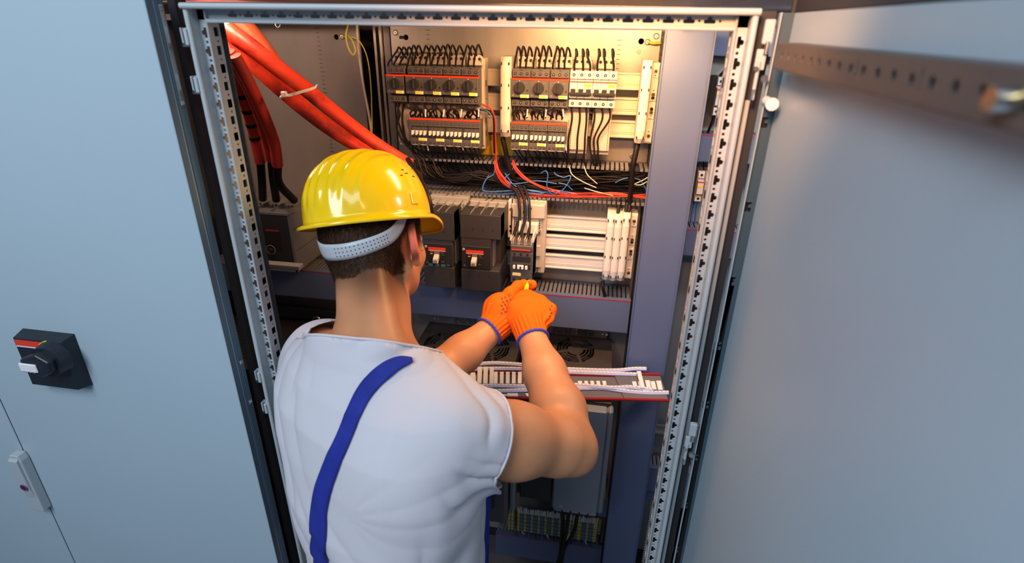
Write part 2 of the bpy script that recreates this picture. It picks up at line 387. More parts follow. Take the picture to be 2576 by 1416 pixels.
mpl = mplate(-1.16, -.640, .30, 1.993, lc, [(atY(846, 93, 1.46).x, atY(846, 93, 1.46).z, 1)], [(atY(800, 90, 1.46).x, 1.985, 1.3)], GALVD)  # same plate as the main one, its dimmer light put into the colour
for q in ((862, 92),): bolt(atY(*q, 1.46), mpl)
b = MB()
for q in ((699, 62),):
    p = atY(*q, 1.30); b.ring((p.x, 1.30, p.z), (.2, -1, 0), .0045, .0065, .002, STEEL, 14); b.cyl((p.x, 1.301, p.z+.006), (p.x, 1.301, p.z+.018), .002, STEEL, 6)
b.build('eye_bolt', lc)
MB().box(-1.17, -.62, .80, 1.60, 2.034, 2.05, MATS['roof_paint'], .002).build('roof_panel', lc)
MB().box(-1.17, -.62, .80, 1.60, .02, .10, DARK).build('plinth', lc)
MB().box(-1.17, -.62, 1.585, 1.60, .10, 2.034, DARK).build('back_panel', lc)
MB().box(-1.19, -1.17, .80, 1.60, .10, 2.034, DARK).build('side_panel', lc)
b = MB(); b.box(-.640, -.628, .800, .824, .12, 2.03, DARK); b.build('frame_post', lc)
b = MB(); p = atY(570, 640, .9); b.box(-.76, -.65, 1.04, 1.06, p.z-.09, p.z-.08, GALVD, .001); b.build('side_rail', lc)
b = MB(); b.box(-1.16, -.64, 1.30, 1.32, 1.999, 2.012, GALVD); b.build('cross_rail', lc)
# rotary switch and lock handle on the closed door
sw = thing('rotary_isolator_switch', 'black square rotary isolator switch with red stripe on the left cabinet door', 'switch', (-1.0, .738, 1.41))
x0, x1, z0, z1 = -1.042, -.932, 1.362, 1.474
def tapered(b, x0, x1, z0, z1, ya, yb, t, m_):
    v = [(x0, ya, z0), (x1, ya, z0), (x1, ya, z1), (x0, ya, z1), (x0+t, yb, z0+t), (x1-t, yb, z0+t), (x1-t, yb, z1-t), (x0+t, yb, z1-t)]
    return b.add(v, [(3, 2, 1, 0), (4, 5, 6, 7), (0, 1, 5, 4), (1, 2, 6, 5), (2, 3, 7, 6), (3, 0, 4, 7)], m_)
SWB = mat('black_switch_plastic', (.012, .018, .028), .38, noise=.2, nscale=40)
b = tapered(MB(), x0, x1, z0, z1, .7375, .712, .005, SWB); bs = b.build('switch_plate', sw)
MB().box(x0+.007, x1-.007, .7112, .7122, z1-.020, z1-.008, RED).box(x0+.007, x1-.007, .711, .7122, z1-.0225, z1-.0205, WHITE).build('red_stripe', bs)
cxs, czs = atY(133, 902, .705).x, atY(133, 902, .705).z
b = MB(); N = 24; prof = [(.031, .712), (.030, .704), (.027, .698), (.0, .697)]
b.cyl((cxs, .712, czs), (cxs, .692, czs), .034, SWB, 28, .030)
b.prism([(cxs-.038, .700, czs-.013), (cxs-.004, .700, czs-.025), (cxs+.020, .700, czs-.012), (cxs+.022, .700, czs+.010), (cxs-.002, .700, czs+.024), (cxs-.038, .700, czs+.010)], (0, -.022, 0), SWB)
kn = b.build('knob', sw)
bv = kn.modifiers.new('b', 'BEVEL'); bv.width = .0035; bv.segments = 3; bv.limit_method = 'ANGLE'
b = MB(); b.box(cxs-.0395, cxs-.004, .6745, .6785, czs-.0125, czs+.0045, WHITE, .0015)
for i in range(4): b.box(cxs-.034+i*.007, cxs-.030+i*.007, .674, .675, czs-.0125, czs-.011, DEVM)
b.build('grip_plate', kn)
b = MB(); P_ = [Vector((cxs+.0325*math.cos(a), .711, czs+.0325*math.sin(a))) for a in np.linspace(1.75, 2.5, 10)]; b.ribbon(P_, [Vector((0, -1, 0))]*10, .004, .002, YELL); b.build('yellow_mark', bs)
hd = thing('lock_handle', 'light grey swing lock handle with small keyhole on the cabinet door seam', 'handle', (-1.18, .738, 1.09))
HP = mat('handle_grey_paint', (.45, .50, .52), .35)
xc = -1.176; b = MB()
pr = [(-.0145, 1.003), (.0145, 1.003), (.0145, 1.148), (.010, 1.162), (-.010, 1.162), (-.0145, 1.148)]
b.prism([(xc+x, .7375, z) for x, z in pr], (0, -.020, 0), HP); ho = b.build('handle_base', hd)
bv = ho.modifiers.new('b', 'BEVEL'); bv.width = .003; bv.segments = 3
b = MB(); b.prism([(xc-.011, .7175, 1.155), (xc-.011, .7125, 1.150), (xc-.011, .713, 1.085), (xc-.011, .7175, 1.045)], (.022, 0, 0), HP); b.build('lever', hd)
b = MB(); b.ring((xc-.001, .713, 1.078), (0, -1, 0), .0065, .0085, .0015, mat('magenta_ring', (.30, .05, .22), .4), 20); b.cyl((xc-.001, .7135, 1.078), (xc-.001, .7120, 1.078), .0066, DEVB, 16); b.build('keyhole', hd)
# ---------------------------------------------------------------- open door on the right
XD = .216
b = MB(); b.box(XD, XD+.003, .06, .800, .12, 2.018, DOORP, .001); b.box(XD-.0005, XD+.018, .06, .803, 2.018, 2.045, DARK, .001)
b.box(XD-.004, XD+.018, .798, .803, .12, 2.04, DARK)
dr = b.build('door', cab); tag(dr, 'open cabinet door swung toward the camera at right')
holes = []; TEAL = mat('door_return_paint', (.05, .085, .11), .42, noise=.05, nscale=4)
for i, (px, py) in enumerate(((1921, 308), (1880, 520), (1840, 707), (1805, 870), (1775, 1018), (1748, 1150), (1722, 1271), (1700, 1382))):
    p = atY(px, py, .797); x, z = p.x, p.z; s = .0052
    holes.append([(x-s, z-s*1.3), (x+s, z-s*1.3), (x+s, z-s*.2), (x+s*.2, z-s*.2), (x+s*.2, z+s*.5), (x+s, z+s*.9), (x+s, z+s*1.3), (x-s, z+s*1.3)])
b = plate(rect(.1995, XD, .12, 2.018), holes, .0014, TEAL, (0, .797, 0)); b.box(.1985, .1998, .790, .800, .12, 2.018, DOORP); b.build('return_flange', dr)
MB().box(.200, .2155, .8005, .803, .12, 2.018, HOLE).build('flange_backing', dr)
b = MB(); holes = []; y = .715; k = 0; RAILM = mat('dark_rail_tone', (.10, .085, .08), .45)  # rail coloured much darker than the door panel
while y > .08:
    holes.append(circ(y, 1.9722, .0038, 8)); 
    if k % 4 == 0: holes.append(rect(y-.0125, y-.0105, 1.967, 1.979))
    y -= .0253; k += 1
b = plate(rect(.07, .745, 1.9585, 1.984), holes, .0015, RAILM, (.190, 0, 0), (0, 1, 0), (0, 0, 1))
b.box(.190, XD, .07, .745, 1.983, 1.9855, RAILM, .0008); b.box(.190, XD, .07, .745, 1.957, 1.9588, RAILM)
b.build('stiffener_rail', dr)
b = MB(); b.box(.19, XD-.001, .732, .735, .2, 1.957, TEAL); 
b = MB(); p = atX(2548, 250, .186); b.cyl((.192, p.y, p.z), (.176, p.y, p.z), .006, STEEL, 10); b.cyl((.186, p.y-.012, p.z+.004), (.186, p.y+.008, p.z-.003), .003, BRASS, 8); b.build('earthing_bolt', dr)
p = atX(1948, 258, .205); b = MB(); b.cyl((.200, .785, p.z), (.200, .760, p.z-.001), .0058, WHITE, 12); b.cyl((.200, .760, p.z-.001), (.200, .755, p.z-.001), .0078, WHITE, 12); b.build('door_plug', dr)
# side flange between post and door, hinge
b = MB(); b.box(.1775, .1840, .800, .806, .12, atY(1800, 250, .80).z, PAINT, .001); b.box(.172, .1985, .812, .816, .12, 2.02, DARK); b.build('side_flange', cab)
def hinge(pa, pb):
    a = atY(*pa, .79); c = atY(*pb, .79); zt, zb = a.z, c.z; h = zt-zb; b = MB()
    b.box(.181, .193, .782, .790, zt-h*.30, zt, PAINT, .0015); b.cyl((.188, .784, zt-h*.42), (.188, .784, zt-h*.26), .0035, STEEL, 10)
    b.box(.178, .190, .786, .792, zt-h*.62, zt-h*.36, PAINT, .001); b.box(.180, .184, .782, .788, zt-h*.92, zt-h*.5, PAINT, .001)
    b.cyl((.191, .784, zt-h*.72), (.191, .778, zt-h*.72), .0045, STEEL, 10); b.cyl((.179, .784, zt-h*.6), (.179, .779, zt-h*.6), .003, STEEL, 8)
    b.cyl((.1815, .784, zt-h), (.1815, .784, zt-h*.86), .003, STEEL, 8); return b.build('hinge', cab)
hinge((1910, 48), (1893, 250)); hinge((1742, 1060), (1715, 1160))
# ---------------------------------------------------------------- right cabinet seen through the gap
rc = thing('electrical_cabinet', 'neighbouring cabinet interior glimpsed between blue trunking and right post', 'cabinet', (.6, .8, 0))
MB().box(.22, .85, 1.460, 1.463, .3, 2.0, mat('cool_plate_steel', (.23, .27, .29), .5, .2, noise=.1, nscale=5)).build('mounting_plate', rc)
MB().box(.18, .98, 1.585, 1.60, .10, 2.034, DARK).build('back_panel', rc)
MB().box(.98, .995, .80, 1.60, .10, 2.034, DARK).build('side_panel', rc)
MB().box(.18, .98, .80, 1.60, .02, .10, DARK).build('plinth', rc)
MB().box(.18, .98, .80, 1.60, 2.034, 2.05, MATS['roof_paint'], .002).build('roof_panel', rc)
for y_ in (1072,):
    p = atY(1640, y_, 1.45); b = MB(); b.box(.2, .6, 1.443, 1.446, p.z-.010, p.z+.010, GALV); b.box(.2, .6, 1.438, 1.443, p.z+.011, p.z+.0175, GALV); b.box(.2, .6, 1.438, 1.443, p.z-.0175, p.z-.011, GALV); b.build('din_rail', rc)
# ================================================================ wiring ducts
def duct(label, x0, x1, zb, zt, yf, yb=1.455, walls=('t', 'b'), cover=True, pitch=.0118, gaps=(), group=None, tm=None):
    d = thing('wiring_duct', label, 'wiring duct', ((x0+x1)/2, yb, zb), group=group); tm = tm or TOOTH; org = d.location
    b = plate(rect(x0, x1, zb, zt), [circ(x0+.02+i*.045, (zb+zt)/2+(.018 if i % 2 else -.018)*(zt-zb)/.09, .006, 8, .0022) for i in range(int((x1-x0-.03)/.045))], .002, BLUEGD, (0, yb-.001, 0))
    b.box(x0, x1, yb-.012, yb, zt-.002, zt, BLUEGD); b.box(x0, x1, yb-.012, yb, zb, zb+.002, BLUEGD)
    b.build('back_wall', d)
    t = MB(); L = yb-.010-yf
    t.box(-.0040, .0040, -L, 0, -.0008, .0008, tm); t.box(-.0040, .0040, -L-.0015, -L+.001, -.0042, .0012, tm, .0006)
    t.box(-.0040, .0040, -L-.0015, -L+.006, .0006, .0018, tm)
    me = t.mesh('duct_finger'); me2 = None
    for w in walls:
        z = zt-.001 if w == 't' else zb+.001; n = int((x1-x0)/pitch)
        for i in range(n):
            x = x0+.006+i*pitch
            if any(g0 < x < g1 and gw == w for g0, g1, gw in gaps): continue
            o = bpy.data.objects.new('duct_finger', me); put(o, d); o.location = (x-org.x, yb-.010-org.y, z-org.z)
    if cover:
        b = MB(); b.box(x0, x1, yf-.004, yf-.002, zb-.002, zt+.001, BLUEG, .0008); b.box(x0, x1, yf-.004, yf+.012, zt+.0018, zt+.0032, BLUEG); b.box(x0, x1, yf-.004, yf+.01, zb-.003, zb-.0018, BLUEG)
        c = b.build('cover', d)
        MB().box(x0, x1, yf-.0044, yf-.0036, zt-.0006, zt+.0022, REDLINE).build('red_edge', c)
    return d
ud = duct('open grey wiring duct full of black, red and blue wires under the breakers', -.49, .113, 1.596, 1.684, 1.372, gaps=((-.262, -.242, 't'), (.066, .086, 't')), cover=False)
bd = duct('covered blue grey wiring duct with red edge just above the gloved hands', -.535, .103, 1.243, 1.335, 1.352)
duct('dark covered wiring duct below the big grey breaker, left of the neck', -1.14, -.70, 1.262, 1.344, 1.352)
duct('slotted wiring duct below the coloured terminal blocks', -.262, .103, .305, .398, 1.352, pitch=.0118)
duct('short wiring duct with red edge in right cabinet, below upper white relay', .222, .60, 1.712, 1.770, 1.385, walls=('t',))
duct('short wiring duct with red edge in right cabinet, below lower white relay', .222, .60, 1.470, 1.535, 1.385, walls=('t',))
duct('blue grey wiring duct in right cabinet behind the elbow, low down', .222, .60, atY(1640, 1235, 1.38).z, atY(1640, 1180, 1.38).z, 1.385, walls=('t',))
duct('smooth blue grey duct cover at top of right cabinet', .222, .60, 1.947, 1.996, 1.385, walls=())
p = atY(1525, 1250, 1.37)
duct('short blue duct piece right of the grey inverter front', .075, .104, p.z-.05, p.z+.012, 1.34, walls=('t',))
ORD = ['first', 'second', 'third', 'fourth', 'fifth', 'sixth', 'seventh', 'eighth', 'ninth', 'tenth', 'eleventh', 'twelfth', 'thirteenth', 'fourteenth', 'fifteenth']
# ================================================================ devices on the mounting plate
def faces(b, x0, x1, z0, z1, y, m_, d=.0006): b.box(x0, x1, y-d, y, z0, z1, m_)
W_ = .0443
def make_starter():
    t = thing('motor_starter', '', 'starter'); org = None
    b = MB(); b.box(.0, W_, .018, .075, 0, .087, DEVG, .0012); b.box(.001, W_-.001, .010, .02, .004, .021, DEVG, .001); b.box(.001, W_-.001, .012, .02, .069, .083, DEVG, .001)
    for i in range(3):
        x = .008+i*.0142
        for z in (.012, .0765): b.ring((x, .0115 if z > .05 else .0095, z), (0, -1, 0), .0016, .0034, .0006, HOLE, 12); b.cyl((x, .0118, z), (x, .009, z), .002, STEEL if random.random() < .6 else DEVM, 8)
    b.box(.0195, .0245, .0172, .0182, .083, .0855, DEVB); b.build('body', t)
    b = MB(); b.box(-.0012, W_-.0006, 0, .02, .0245, .0635, DEVG, .001)
    b.box(W_-.007, W_-.004, -.0004, .0, .0385, .0425, HOLE); b.box(.004, .012, -.0003, 0, .052, .0526, DEVM); b.box(.030, .038, -.0003, 0, .0575, .0581, DEVM); b.ring((.0055, 0, .030), (0, -1, 0), .0010, .0022, .0004, DEVM, 10)
    b.build('front_block', t)
    MB().box(-.0012, W_-.0006, -.0006, .02, .0635, .067, RED, .0004).build('red_stripe', t)
    b = MB(); b.cyl((.0205, 0, .047), (.0205, -.007, .047), .0128, DEVB, 24, .0118); b.box(.0180, .0230, -.0105, -.0065, .0365, .0575, DEVB, .001); b.box(.0198, .0212, -.0003, 0, .0605, .0625, WHITE); b.build('knob', t)
    MB().box(.0225, .0425, -.0008, 0, .0245, .0315, WHITE).build('label_holder', t)
    MB().box(.0235, .0385, -.0012, -.0007, .0252, .0308, YELL).build('yellow_label', t)
    return t
def make_contactor():
    t = thing('contactor', '', 'contactor'); H = .0655
    b = MB(); b.box(0, W_, .006, .075, 0, H, DEVG, .001); b.box(.0003, W_-.0003, 0, .0065, .0, .018, DEVG, .0008); b.box(.0003, W_-.0003, 0, .0065, .047, .0615, DEVG, .0008)
    b.box(.003, W_-.003, .0045, .0065, .0385, .0425, DEVB); b.box(.003, W_-.003, .003, .0065, .0185, .0455, DEVG, .0008)
    for i in range(4):
        x = .007+i*.0103
        b.ring((x, -.0002, .0545), (0, -1, 0), .0014, .0028, .0004, HOLE, 10); b.cyl((x, .0005, .0545), (x, -.0006, .0545), .0014, DEVM, 6)
        b.ring((x, -.0002, .0072), (0, -1, 0), .0014, .0028, .0004, HOLE, 10); b.cyl((x, .0005, .0072), (x, -.0006, .0072), .0014, BRASS, 6)
        b.box(x-.003, x+.003, .0026, .0031, .0385, .0395, HOLE); b.box(x-.003, x+.003, .0026, .0031, .0425, .0432, HOLE); b.box(x-.0024, x+.0024, .0022, .0031, .0192, .0232, DEVB)
    b.box(.004, .018, -.0003, 0, .0012, .0019, OFFW); b.box(.026, .040, -.0003, 0, .0012, .0019, OFFW)
    b.build('body', t)
    MB().box(0, W_, -.0008, .0065, .0618, .0655, RED, .0004).build('red_stripe', t)
    for i in range(4):
        x = .0075+i*.0102; MB().box(x-.0033, x+.0033, -.004, .003, .0275, .0362, OFFW, .0006).box(x-.0033, x+.001, -.005, .003, .0255, .0288, OFFW, .0006).build('white_tab', t)
    MB().box(.0215, .0425, -.0010, .0, .0118, .0185, WHITE).build('label_holder', t)
    MB().box(.0232, .0392, -.0014, -.0009, .0126, .0178, YELL).build('yellow_label', t)
    return t
def make_adapter():
    t = thing('busbar_adapter', '', 'busbar adapter'); H = .222
    b = MB(); b.box(.0004, .0449, .010, .0488, 0, H-.008, BEIGE, .0012); b.box(.003, .042, 0, .012, H-.024, H, BEIGE, .001); b.box(.0006, .0446, .003, .012, .01, H-.03, BEIGE, .001)
    for i in range(3): x = .0095+i*.0125; b.cyl((x, .0, H-.010), (x, -.0005, H-.010), .0036, HOLE, 10); b.box(x-.0045, x+.0045, .003, .010, H-.001, H+.003, BEIGE, .0006)
    b.box(.036, .040, -.0005, .001, H-.017, H-.009, DEVM); z = .010
    while z < .08: b.box(.0395, .0412, .0024, .0034, z, z+.0022, HOLE); b.box(.004, .0056, .0024, .0034, z, z+.0022, HOLE); z += .0045
    for z in (.030, .062, .108, .15): b.box(.0444, .0452, .018, .026, z, z+.014, HOLE); 
    b.box(.0440, .0456, .012, .034, .09, .12, BEIGE, .0008)
    b.build('body', t); 
    return t
ZS, ZC, ZA = 1.8210, 1.7238, 1.7130
st0 = make_starter(); ct0 = make_contactor(); ad0 = make_adapter()
S1 = [970.8, 1019.7, 1064.6, 1110.2, 1156.3]; S2 = [1285.5, 1333.2, 1382.3]
ordn = ['leftmost', 'second from left', 'middle', 'second from right', 'rightmost']
starters = []
for i, px in enumerate(S1+S2):
    o = st0 if i == 0 else copy_tree(st0); p = atY(px, 190+i*2, 1.34); o.location = (p.x, 1.34, ZS); starters.append(o)
    o['label'] = ('dark motor starter with round knob, %s of five in left row' % ordn[i]) if i < 5 else ('dark grey motor starter with round knob, %s' % ('beside the long beige cover', 'middle of the right trio', 'touching the white breakers')[i-5])
    o['group'] = 'motor starters with round knobs in the top row'
C1 = [1029.5, 1073.4, 1117.6, 1162.2]; C2 = [1284.2, 1330.7, 1377.6]
contactors = []
for i, px in enumerate(C1+C2):
    o = ct0 if i == 0 else copy_tree(ct0); p = atY(px, 297+i*2, 1.34); o.location = (p.x, 1.34, ZC); contactors.append(o)
    o['label'] = ('grey contactor with four white tabs, %s of four below the left starters' % ('leftmost', 'second from left', 'third from left', 'rightmost')[i]) if i < 4 else ('grey contactor with four white tabs, %s of three below the right starters' % ('left one', 'middle one', 'right one')[i-4])
    o['group'] = 'small grey contactors with white tabs'
AX = [starters[i].location.x for i in range(8)]+[atY(1434.5, 190, 1.36).x+.003, atY(1493, 190, 1.36).x+.004]
for i, x in enumerate(AX):
    o = ad0 if i == 0 else copy_tree(ad0); o.location = (x+(.006 if i < 8 else 0), 1.3985-.023, ZA)
    nm = ['leftmost starter', 'second starter from the left', 'third starter from the left', 'fourth starter from the left', 'fifth starter from the left', 'starter beside the long beige cover', 'middle starter of the right trio', 'starter next to the white breakers', 'left white breaker', 'right white breaker'][i]
    o['label'] = 'beige busbar adapter behind the '+nm; o['group'] = 'beige busbar adapters behind the top row'
# white miniature circuit breakers
def make_mcb():
    t = thing('circuit_breaker', '', 'circuit breaker'); P = .0178
    MCBM = mat('light_grey_breaker_plastic', (.52, .51, .51), .42)
    for i in range(3):
        x = i*P; b = MB(); b.box(x+.0002, x+P-.0002, .012, .06, 0, .081, MCBM, .0008); b.box(x+.0002, x+P-.0002, .0, .013, .0215, .0585, MCBM, .0008)
        b.box(x+.0002, x+P-.0002, .006, .013, .0005, .0165, MCBM, .0006); b.box(x+.0002, x+P-.0002, .006, .013, .063, .0805, MCBM, .0006)
        for z in (.0085, .0715): b.cyl((x+P/2, .0065, z), (x+P/2, .0055, z), .0036, HOLE, 14); b.cyl((x+P/2, .0062, z), (x+P/2, .0050, z), .0019, DEVM, 8)
        b.box(x+.0035, x+P-.0035, -.0003, .001, .0305, .0415, DEVB)
        b.build('pole', t)
    for i in range(3):
        x = i*P; MB().box(x+.004, x+P-.004, -.0065, .001, .0325, .0415, DEVB, .001).build('toggle', t)
    MB().box(.001, 3*P-.001, -.0085, -.0040, .0285, .0345, DEVB, .0012).build('toggle_bar', t)
    MB().box(0, 3*P, -.0006, .013, .0555, .0580, RED).build('red_stripe', t)
    MB().box(2*P-.0005, 3*P-.004, -.0008, 0, .0462, .0528, YELL).build('yellow_label', t)
    for i in range(1, 3): MB().box(i*P-.0032, i*P-.0018, -.003, 0, .034, .0445, MCBM).box(i*P+.0018, i*P+.0032, -.003, 0, .034, .0445, MCBM).build('divider_rib', t)
    return t
mc = make_mcb(); p = atY(1435, 178, 1.36); mc.location = (p.x, 1.352, 1.8262); mc['label'] = 'white three pole circuit breaker beside the dark starters, left of the pair'
mc2 = copy_tree(mc); mc2.location = (p.x+.0537, 1.352, 1.8262); mc2['label'] = 'white three pole circuit breaker with small print, right of the pair'
mc['group'] = mc2['group'] = 'white three pole circuit breakers'
b = MB()
for i in range(3): 
    x = .0255+i*.0045
    for k in range(3): b.box(x, x+.0022, -.0006, 0, .044+k*.003, .0446+k*.003, DEVM); b.box(x+.0016, x+.0022, -.0006, 0, .044+k*.003, .0462+k*.003, DEVM)
b.box(.008, .015, -.0006, 0, .050, .0508, DEVM); b.box(.010, .0108, -.0006, 0, .044, .0505, DEVM); b.box(.011, .016, -.0006, 0, .046, .0467, DEVM)
o = put(bpy.data.objects.new('printed_marks', b.mesh('printed_marks')), mc2)
# vertical busbar feed covers and holders
def feed_cover(label, pa, pb, w, y, m_, group):
    a = atY(*pa, y); c = atY(*pb, y); xm = (a.x+c.x)/2; t = thing('busbar_feed_cover', label, 'cover', (xm, y+.07, c.z), group=group)
    zt, zb = a.z, c.z; b = MB(); N = 9; v = []; rows = []
    zs = [zb, zb+.012, zb+.03, (zb+zt)/2, zt-.03, zt-.010, zt]; dep = [.010, .003, 0, 0, 0, .003, .012]; ww = [.62, .86, 1, 1, 1, .86, .70]
    for z, d, q in zip(zs, dep, ww):
        for k in range(N):
            t_ = math.pi*k/(N-1); v.append((xm-math.cos(t_)*w/2*(q if 0 < k < N-1 else 1), y+.006+d-math.sin(t_)*.006, z))
        v.append((xm+w/2, y+.07, z)); v.append((xm-w/2, y+.07, z))
    n = N+2; f = [(i*n+k, i*n+(k+1) % n, (i+1)*n+(k+1) % n, (i+1)*n+k) for i in range(len(zs)-1) for k in range(n)]
    b.add(v, f, m_); b.add(v[:n], [list(range(n))[::-1]], m_); b.add(v[-n:], [list(range(n))], m_)
    b.build('cover_shell', t); b = MB()
    for fr in (.08, .38, .66, .92):
        z = zb+(zt-zb)*fr
        for s in (-1, 1): b.box(xm+s*w*.36-.0012, xm+s*w*.36+.0012, y+.0005, y+.0045, z-.003, z+.003, HOLE)
    b.build('slots', t)['kind'] = 'stuff'; return t
g = 'white busbar feed covers at lower right of plate'
feed_cover('white vertical busbar cover, leftmost of three at lower right of the plate', (1537, 542), (1524, 708), .0185, 1.335, OFFW, g)
feed_cover('white vertical busbar cover, middle of three at lower right of the plate', (1556, 544), (1543, 711), .0185, 1.335, OFFW, g)
feed_cover('white vertical busbar cover, rightmost of three, beside the screw holder', (1577, 541), (1561, 711), .0185, 1.335, OFFW, g)
feed_cover('long beige vertical busbar cover between the two starter groups', (1270, 143), (1270, 346), .024, 1.335, BEIGE, None)
feed_cover('brightly lit white busbar cover at upper right of the plate', (1630, 152), (1609, 363), .0215, 1.345, OFFW, None)
def holder(label, pa, pb, w, y, m_, depth=.05):
    a = atY(*pa, y); c = atY(*pb, y); x = (a.x+c.x)/2; t = thing('busbar_holder', label, 'busbar holder', (x, y+.05, c.z))
    b = MB(); b.box(x-w/2, x+w/2, y+.006, y+depth, c.z, a.z, m_, .0012); L = a.z-c.z
    for f in (.10, .40, .62, .90):
        z = c.z+L*f; b.prism([(x-w*.36, y+.0065, z-.014), (x+w*.36, y+.0065, z-.014), (x+w*.42, y+.0065, z), (x+w*.36, y+.0065, z+.014), (x-w*.36, y+.0065, z+.014)], (0, -.003, 0), m_)
    b.build('holder_body', t); 
    for f in (.10, .40, .62, .90):
        b = MB(); screw(b, (x, y+.0035, c.z+L*f), (0, -1, 0), .0044, BRASS, .0015); b.build('screw', t)
    b = MB()
    for f in (.44, .58): b.cyl((x, y+.0036, c.z+L*f), (x, y+.0028, c.z+L*f), .004, HOLE, 12)
    for f in (.155, .355, .67, .85): b.cyl((x, y+.0036, c.z+L*f), (x, y+.003, c.z+L*f), .0013, HOLE, 8)
    b.build('holes', t)['kind'] = 'stuff'; return t
holder('white busbar holder with brass screws beside the lit upper cover', (1650, 158), (1632, 362), .017, 1.375, OFFW)
holder('white busbar holder with screws right of the three lower covers', (1598, 540), (1579, 703), .017, 1.370, OFFW)
holder('beige busbar holder with screws between long cover and second starter group', (1291, 160), (1289, 300), .016, 1.385, BEIGE, .036)
# ---------------------------------------------------------------- black moulded-case breakers
def mccb(label, ox, long_cover, wd=.1005, group='black moulded case breakers with grey toggles'):
    Y0 = 1.25; t = thing('moulded_case_breaker', label, 'circuit breaker', (ox+.05, 1.40, 1.38), group=group)
    A = lambda px, py, y=Y0: atY(px, py, y)
    zt = A(1200, 540).z; zu = A(1200, 600).z-(.012 if long_cover else 0); zm = A(1200, 678).z; zb = A(1200, 730).z; w = wd
    CH = mat('charcoal_breaker_plastic', (.040, .040, .043), .42, noise=.1, nscale=60, bump=.05, bscale=1500)
    MB().box(ox, ox+.0765, Y0+.001, 1.395, zm-.002, zu+.004, CH, .001).build('case', t)
    b = MB(); b.box(ox-.001, ox+w, Y0, 1.30, zu, zt, CH, .0012)
    for k in range(5): x = ox+k*(w-.002)/4; b.box(x, x+.002, Y0+.002, 1.385, zu, zt+.003, DEVM if k in (1, 2, 3) else CH)
    for k in range(4): x = ox+k*(w-.002)/4; b.box(x+.002, x+(w-.002)/4, Y0+.001, 1.30, zt-.002, zt+.001, CH); b.box(x+.003, x+(w-.002)/4-.001, Y0+.02, 1.33, zt-.01, zt-.004, DEVB)
    for k in range(3): b.box(ox+.030+k*.0245, ox+.0318+k*.0245, Y0-.0003, Y0, zu+.020, zu+.027, HOLE)
    b.build('upper_terminal_cover', t)
    b = MB(); b.box(ox-.001, ox+w-.003, Y0-.002, 1.37, zb, zm, CH, .0012)
    for k in range(3): b.box(ox+.022+k*.0245, ox+.0235+k*.0245, Y0-.0024, Y0-.002, zm-.018, zm-.012, HOLE)
    b.build('lower_terminal_cover', t)
    b = MB(); b.box(ox+.002, ox+.0755, Y0-.003, Y0+.002, zm+.004, zm+.063, DEVB, .001); fr = b.build('front_panel', t)
    px = ox+.0135; z1 = A(1190, 628).z; z0 = A(1190, 664).z
    b = MB(); b.box(px, px+.0445, Y0-.0036, Y0-.003, z1-.0075, z1, RED); b.box(px, px+.0445, Y0-.0036, Y0-.003, z1-.0098, z1-.0082, OFFW); b.build('red_stripe', t)
    b = MB(); b.box(px-.0004, px+.0449, Y0-.0033, Y0-.0029, z0-.003, z1+.0006, HOLE); b.box(px+.015, px+.0285, Y0-.0042, Y0-.003, z1-.028, z1-.009, GALVD)
    b.box(px+.005, px+.012, Y0-.0036, Y0-.003, z1-.0135, z1-.012, RED); b.box(px+.005, px+.011, Y0-.0036, Y0-.003, z1-.0185, z1-.0168, YELL)
    b.box(px+.032, px+.040, Y0-.0036, Y0-.003, z1-.0145, z1-.0133, RED); b.box(px+.032, px+.043, Y0-.0036, Y0-.003, z1-.0195, z1-.0187, mat('green_print', (.03, .25, .1), .5))
    b.cyl((px+.033, Y0-.003, z0+.001), (px+.033, Y0-.0042, z0+.001), .0014, GALVD, 8); b.cyl((px+.038, Y0-.003, z0+.001), (px+.038, Y0-.0045, z0+.001), .0021, STEEL, 10)
    b.build('dial_plate', t)
    b = MB(); b.prism([(px+.0155, Y0-.004, z1-.018), (px+.0155, Y0-.018, z1-.0255), (px+.0155, Y0-.020, z1-.036), (px+.0155, Y0-.014, z1-.037), (px+.0155, Y0-.003, z1-.026)], (.0125, 0, 0), mat('light_toggle_grey', (.50, .49, .44), .45))
    b.box(px+.0175, px+.026, Y0-.0208, Y0-.0196, z1-.0345, z1-.0285, DEVM); tg = b.build('toggle', t)
    b = MB(); screw(b, (ox+.0075, Y0-.0028, z1+.001), (0, -1, 0), .0032, OFFW, .001); screw(b, (ox+.009, Y0-.0028, z0-.004), (0, -1, 0), .002, DEVM, .001); b.build('panel_screw', t)
    if long_cover:
        b = MB(); GR = mat('cyan_display_print', (.05, .35, .30), .4)
        for k, (a, c) in enumerate(((.012, .024), (.030, .040), (.045, .056))):
            for r in range(3): b.box(ox+a, ox+c, Y0-.0036, Y0-.003, z0-.008-r*.0022, z0-.0070-r*.0022, (GR, GALVD, GR)[k])
        b.box(ox+.060, ox+.068, Y0-.0037, Y0-.003, z0-.009, z0-.006, STEEL); b.build('setting_marks', t)
    b = MB()
    for k in range(2): b.box(ox+.0762, ox+.0768, Y0+.02, Y0+.03, zm+.02+k*.03, zm+.035+k*.03, GALVD)
    b.box(ox+.0765, ox+.079, Y0+.02, Y0+.05, zm+.003, zu-.002, GALVD); b.box(ox+.079, ox+.092, 1.30, 1.395, zm-.002, zu, CH); b.build('side_bracket', t)
    return t
X2 = atY(1159, 600, 1.25).x
mccb('black moulded case breaker with grey toggle, full width visible left of the contactor', X2, False)
mccb('black moulded case breaker with grey toggle, partly hidden by the worker\'s cheek', X2-.0975, True, .0815)
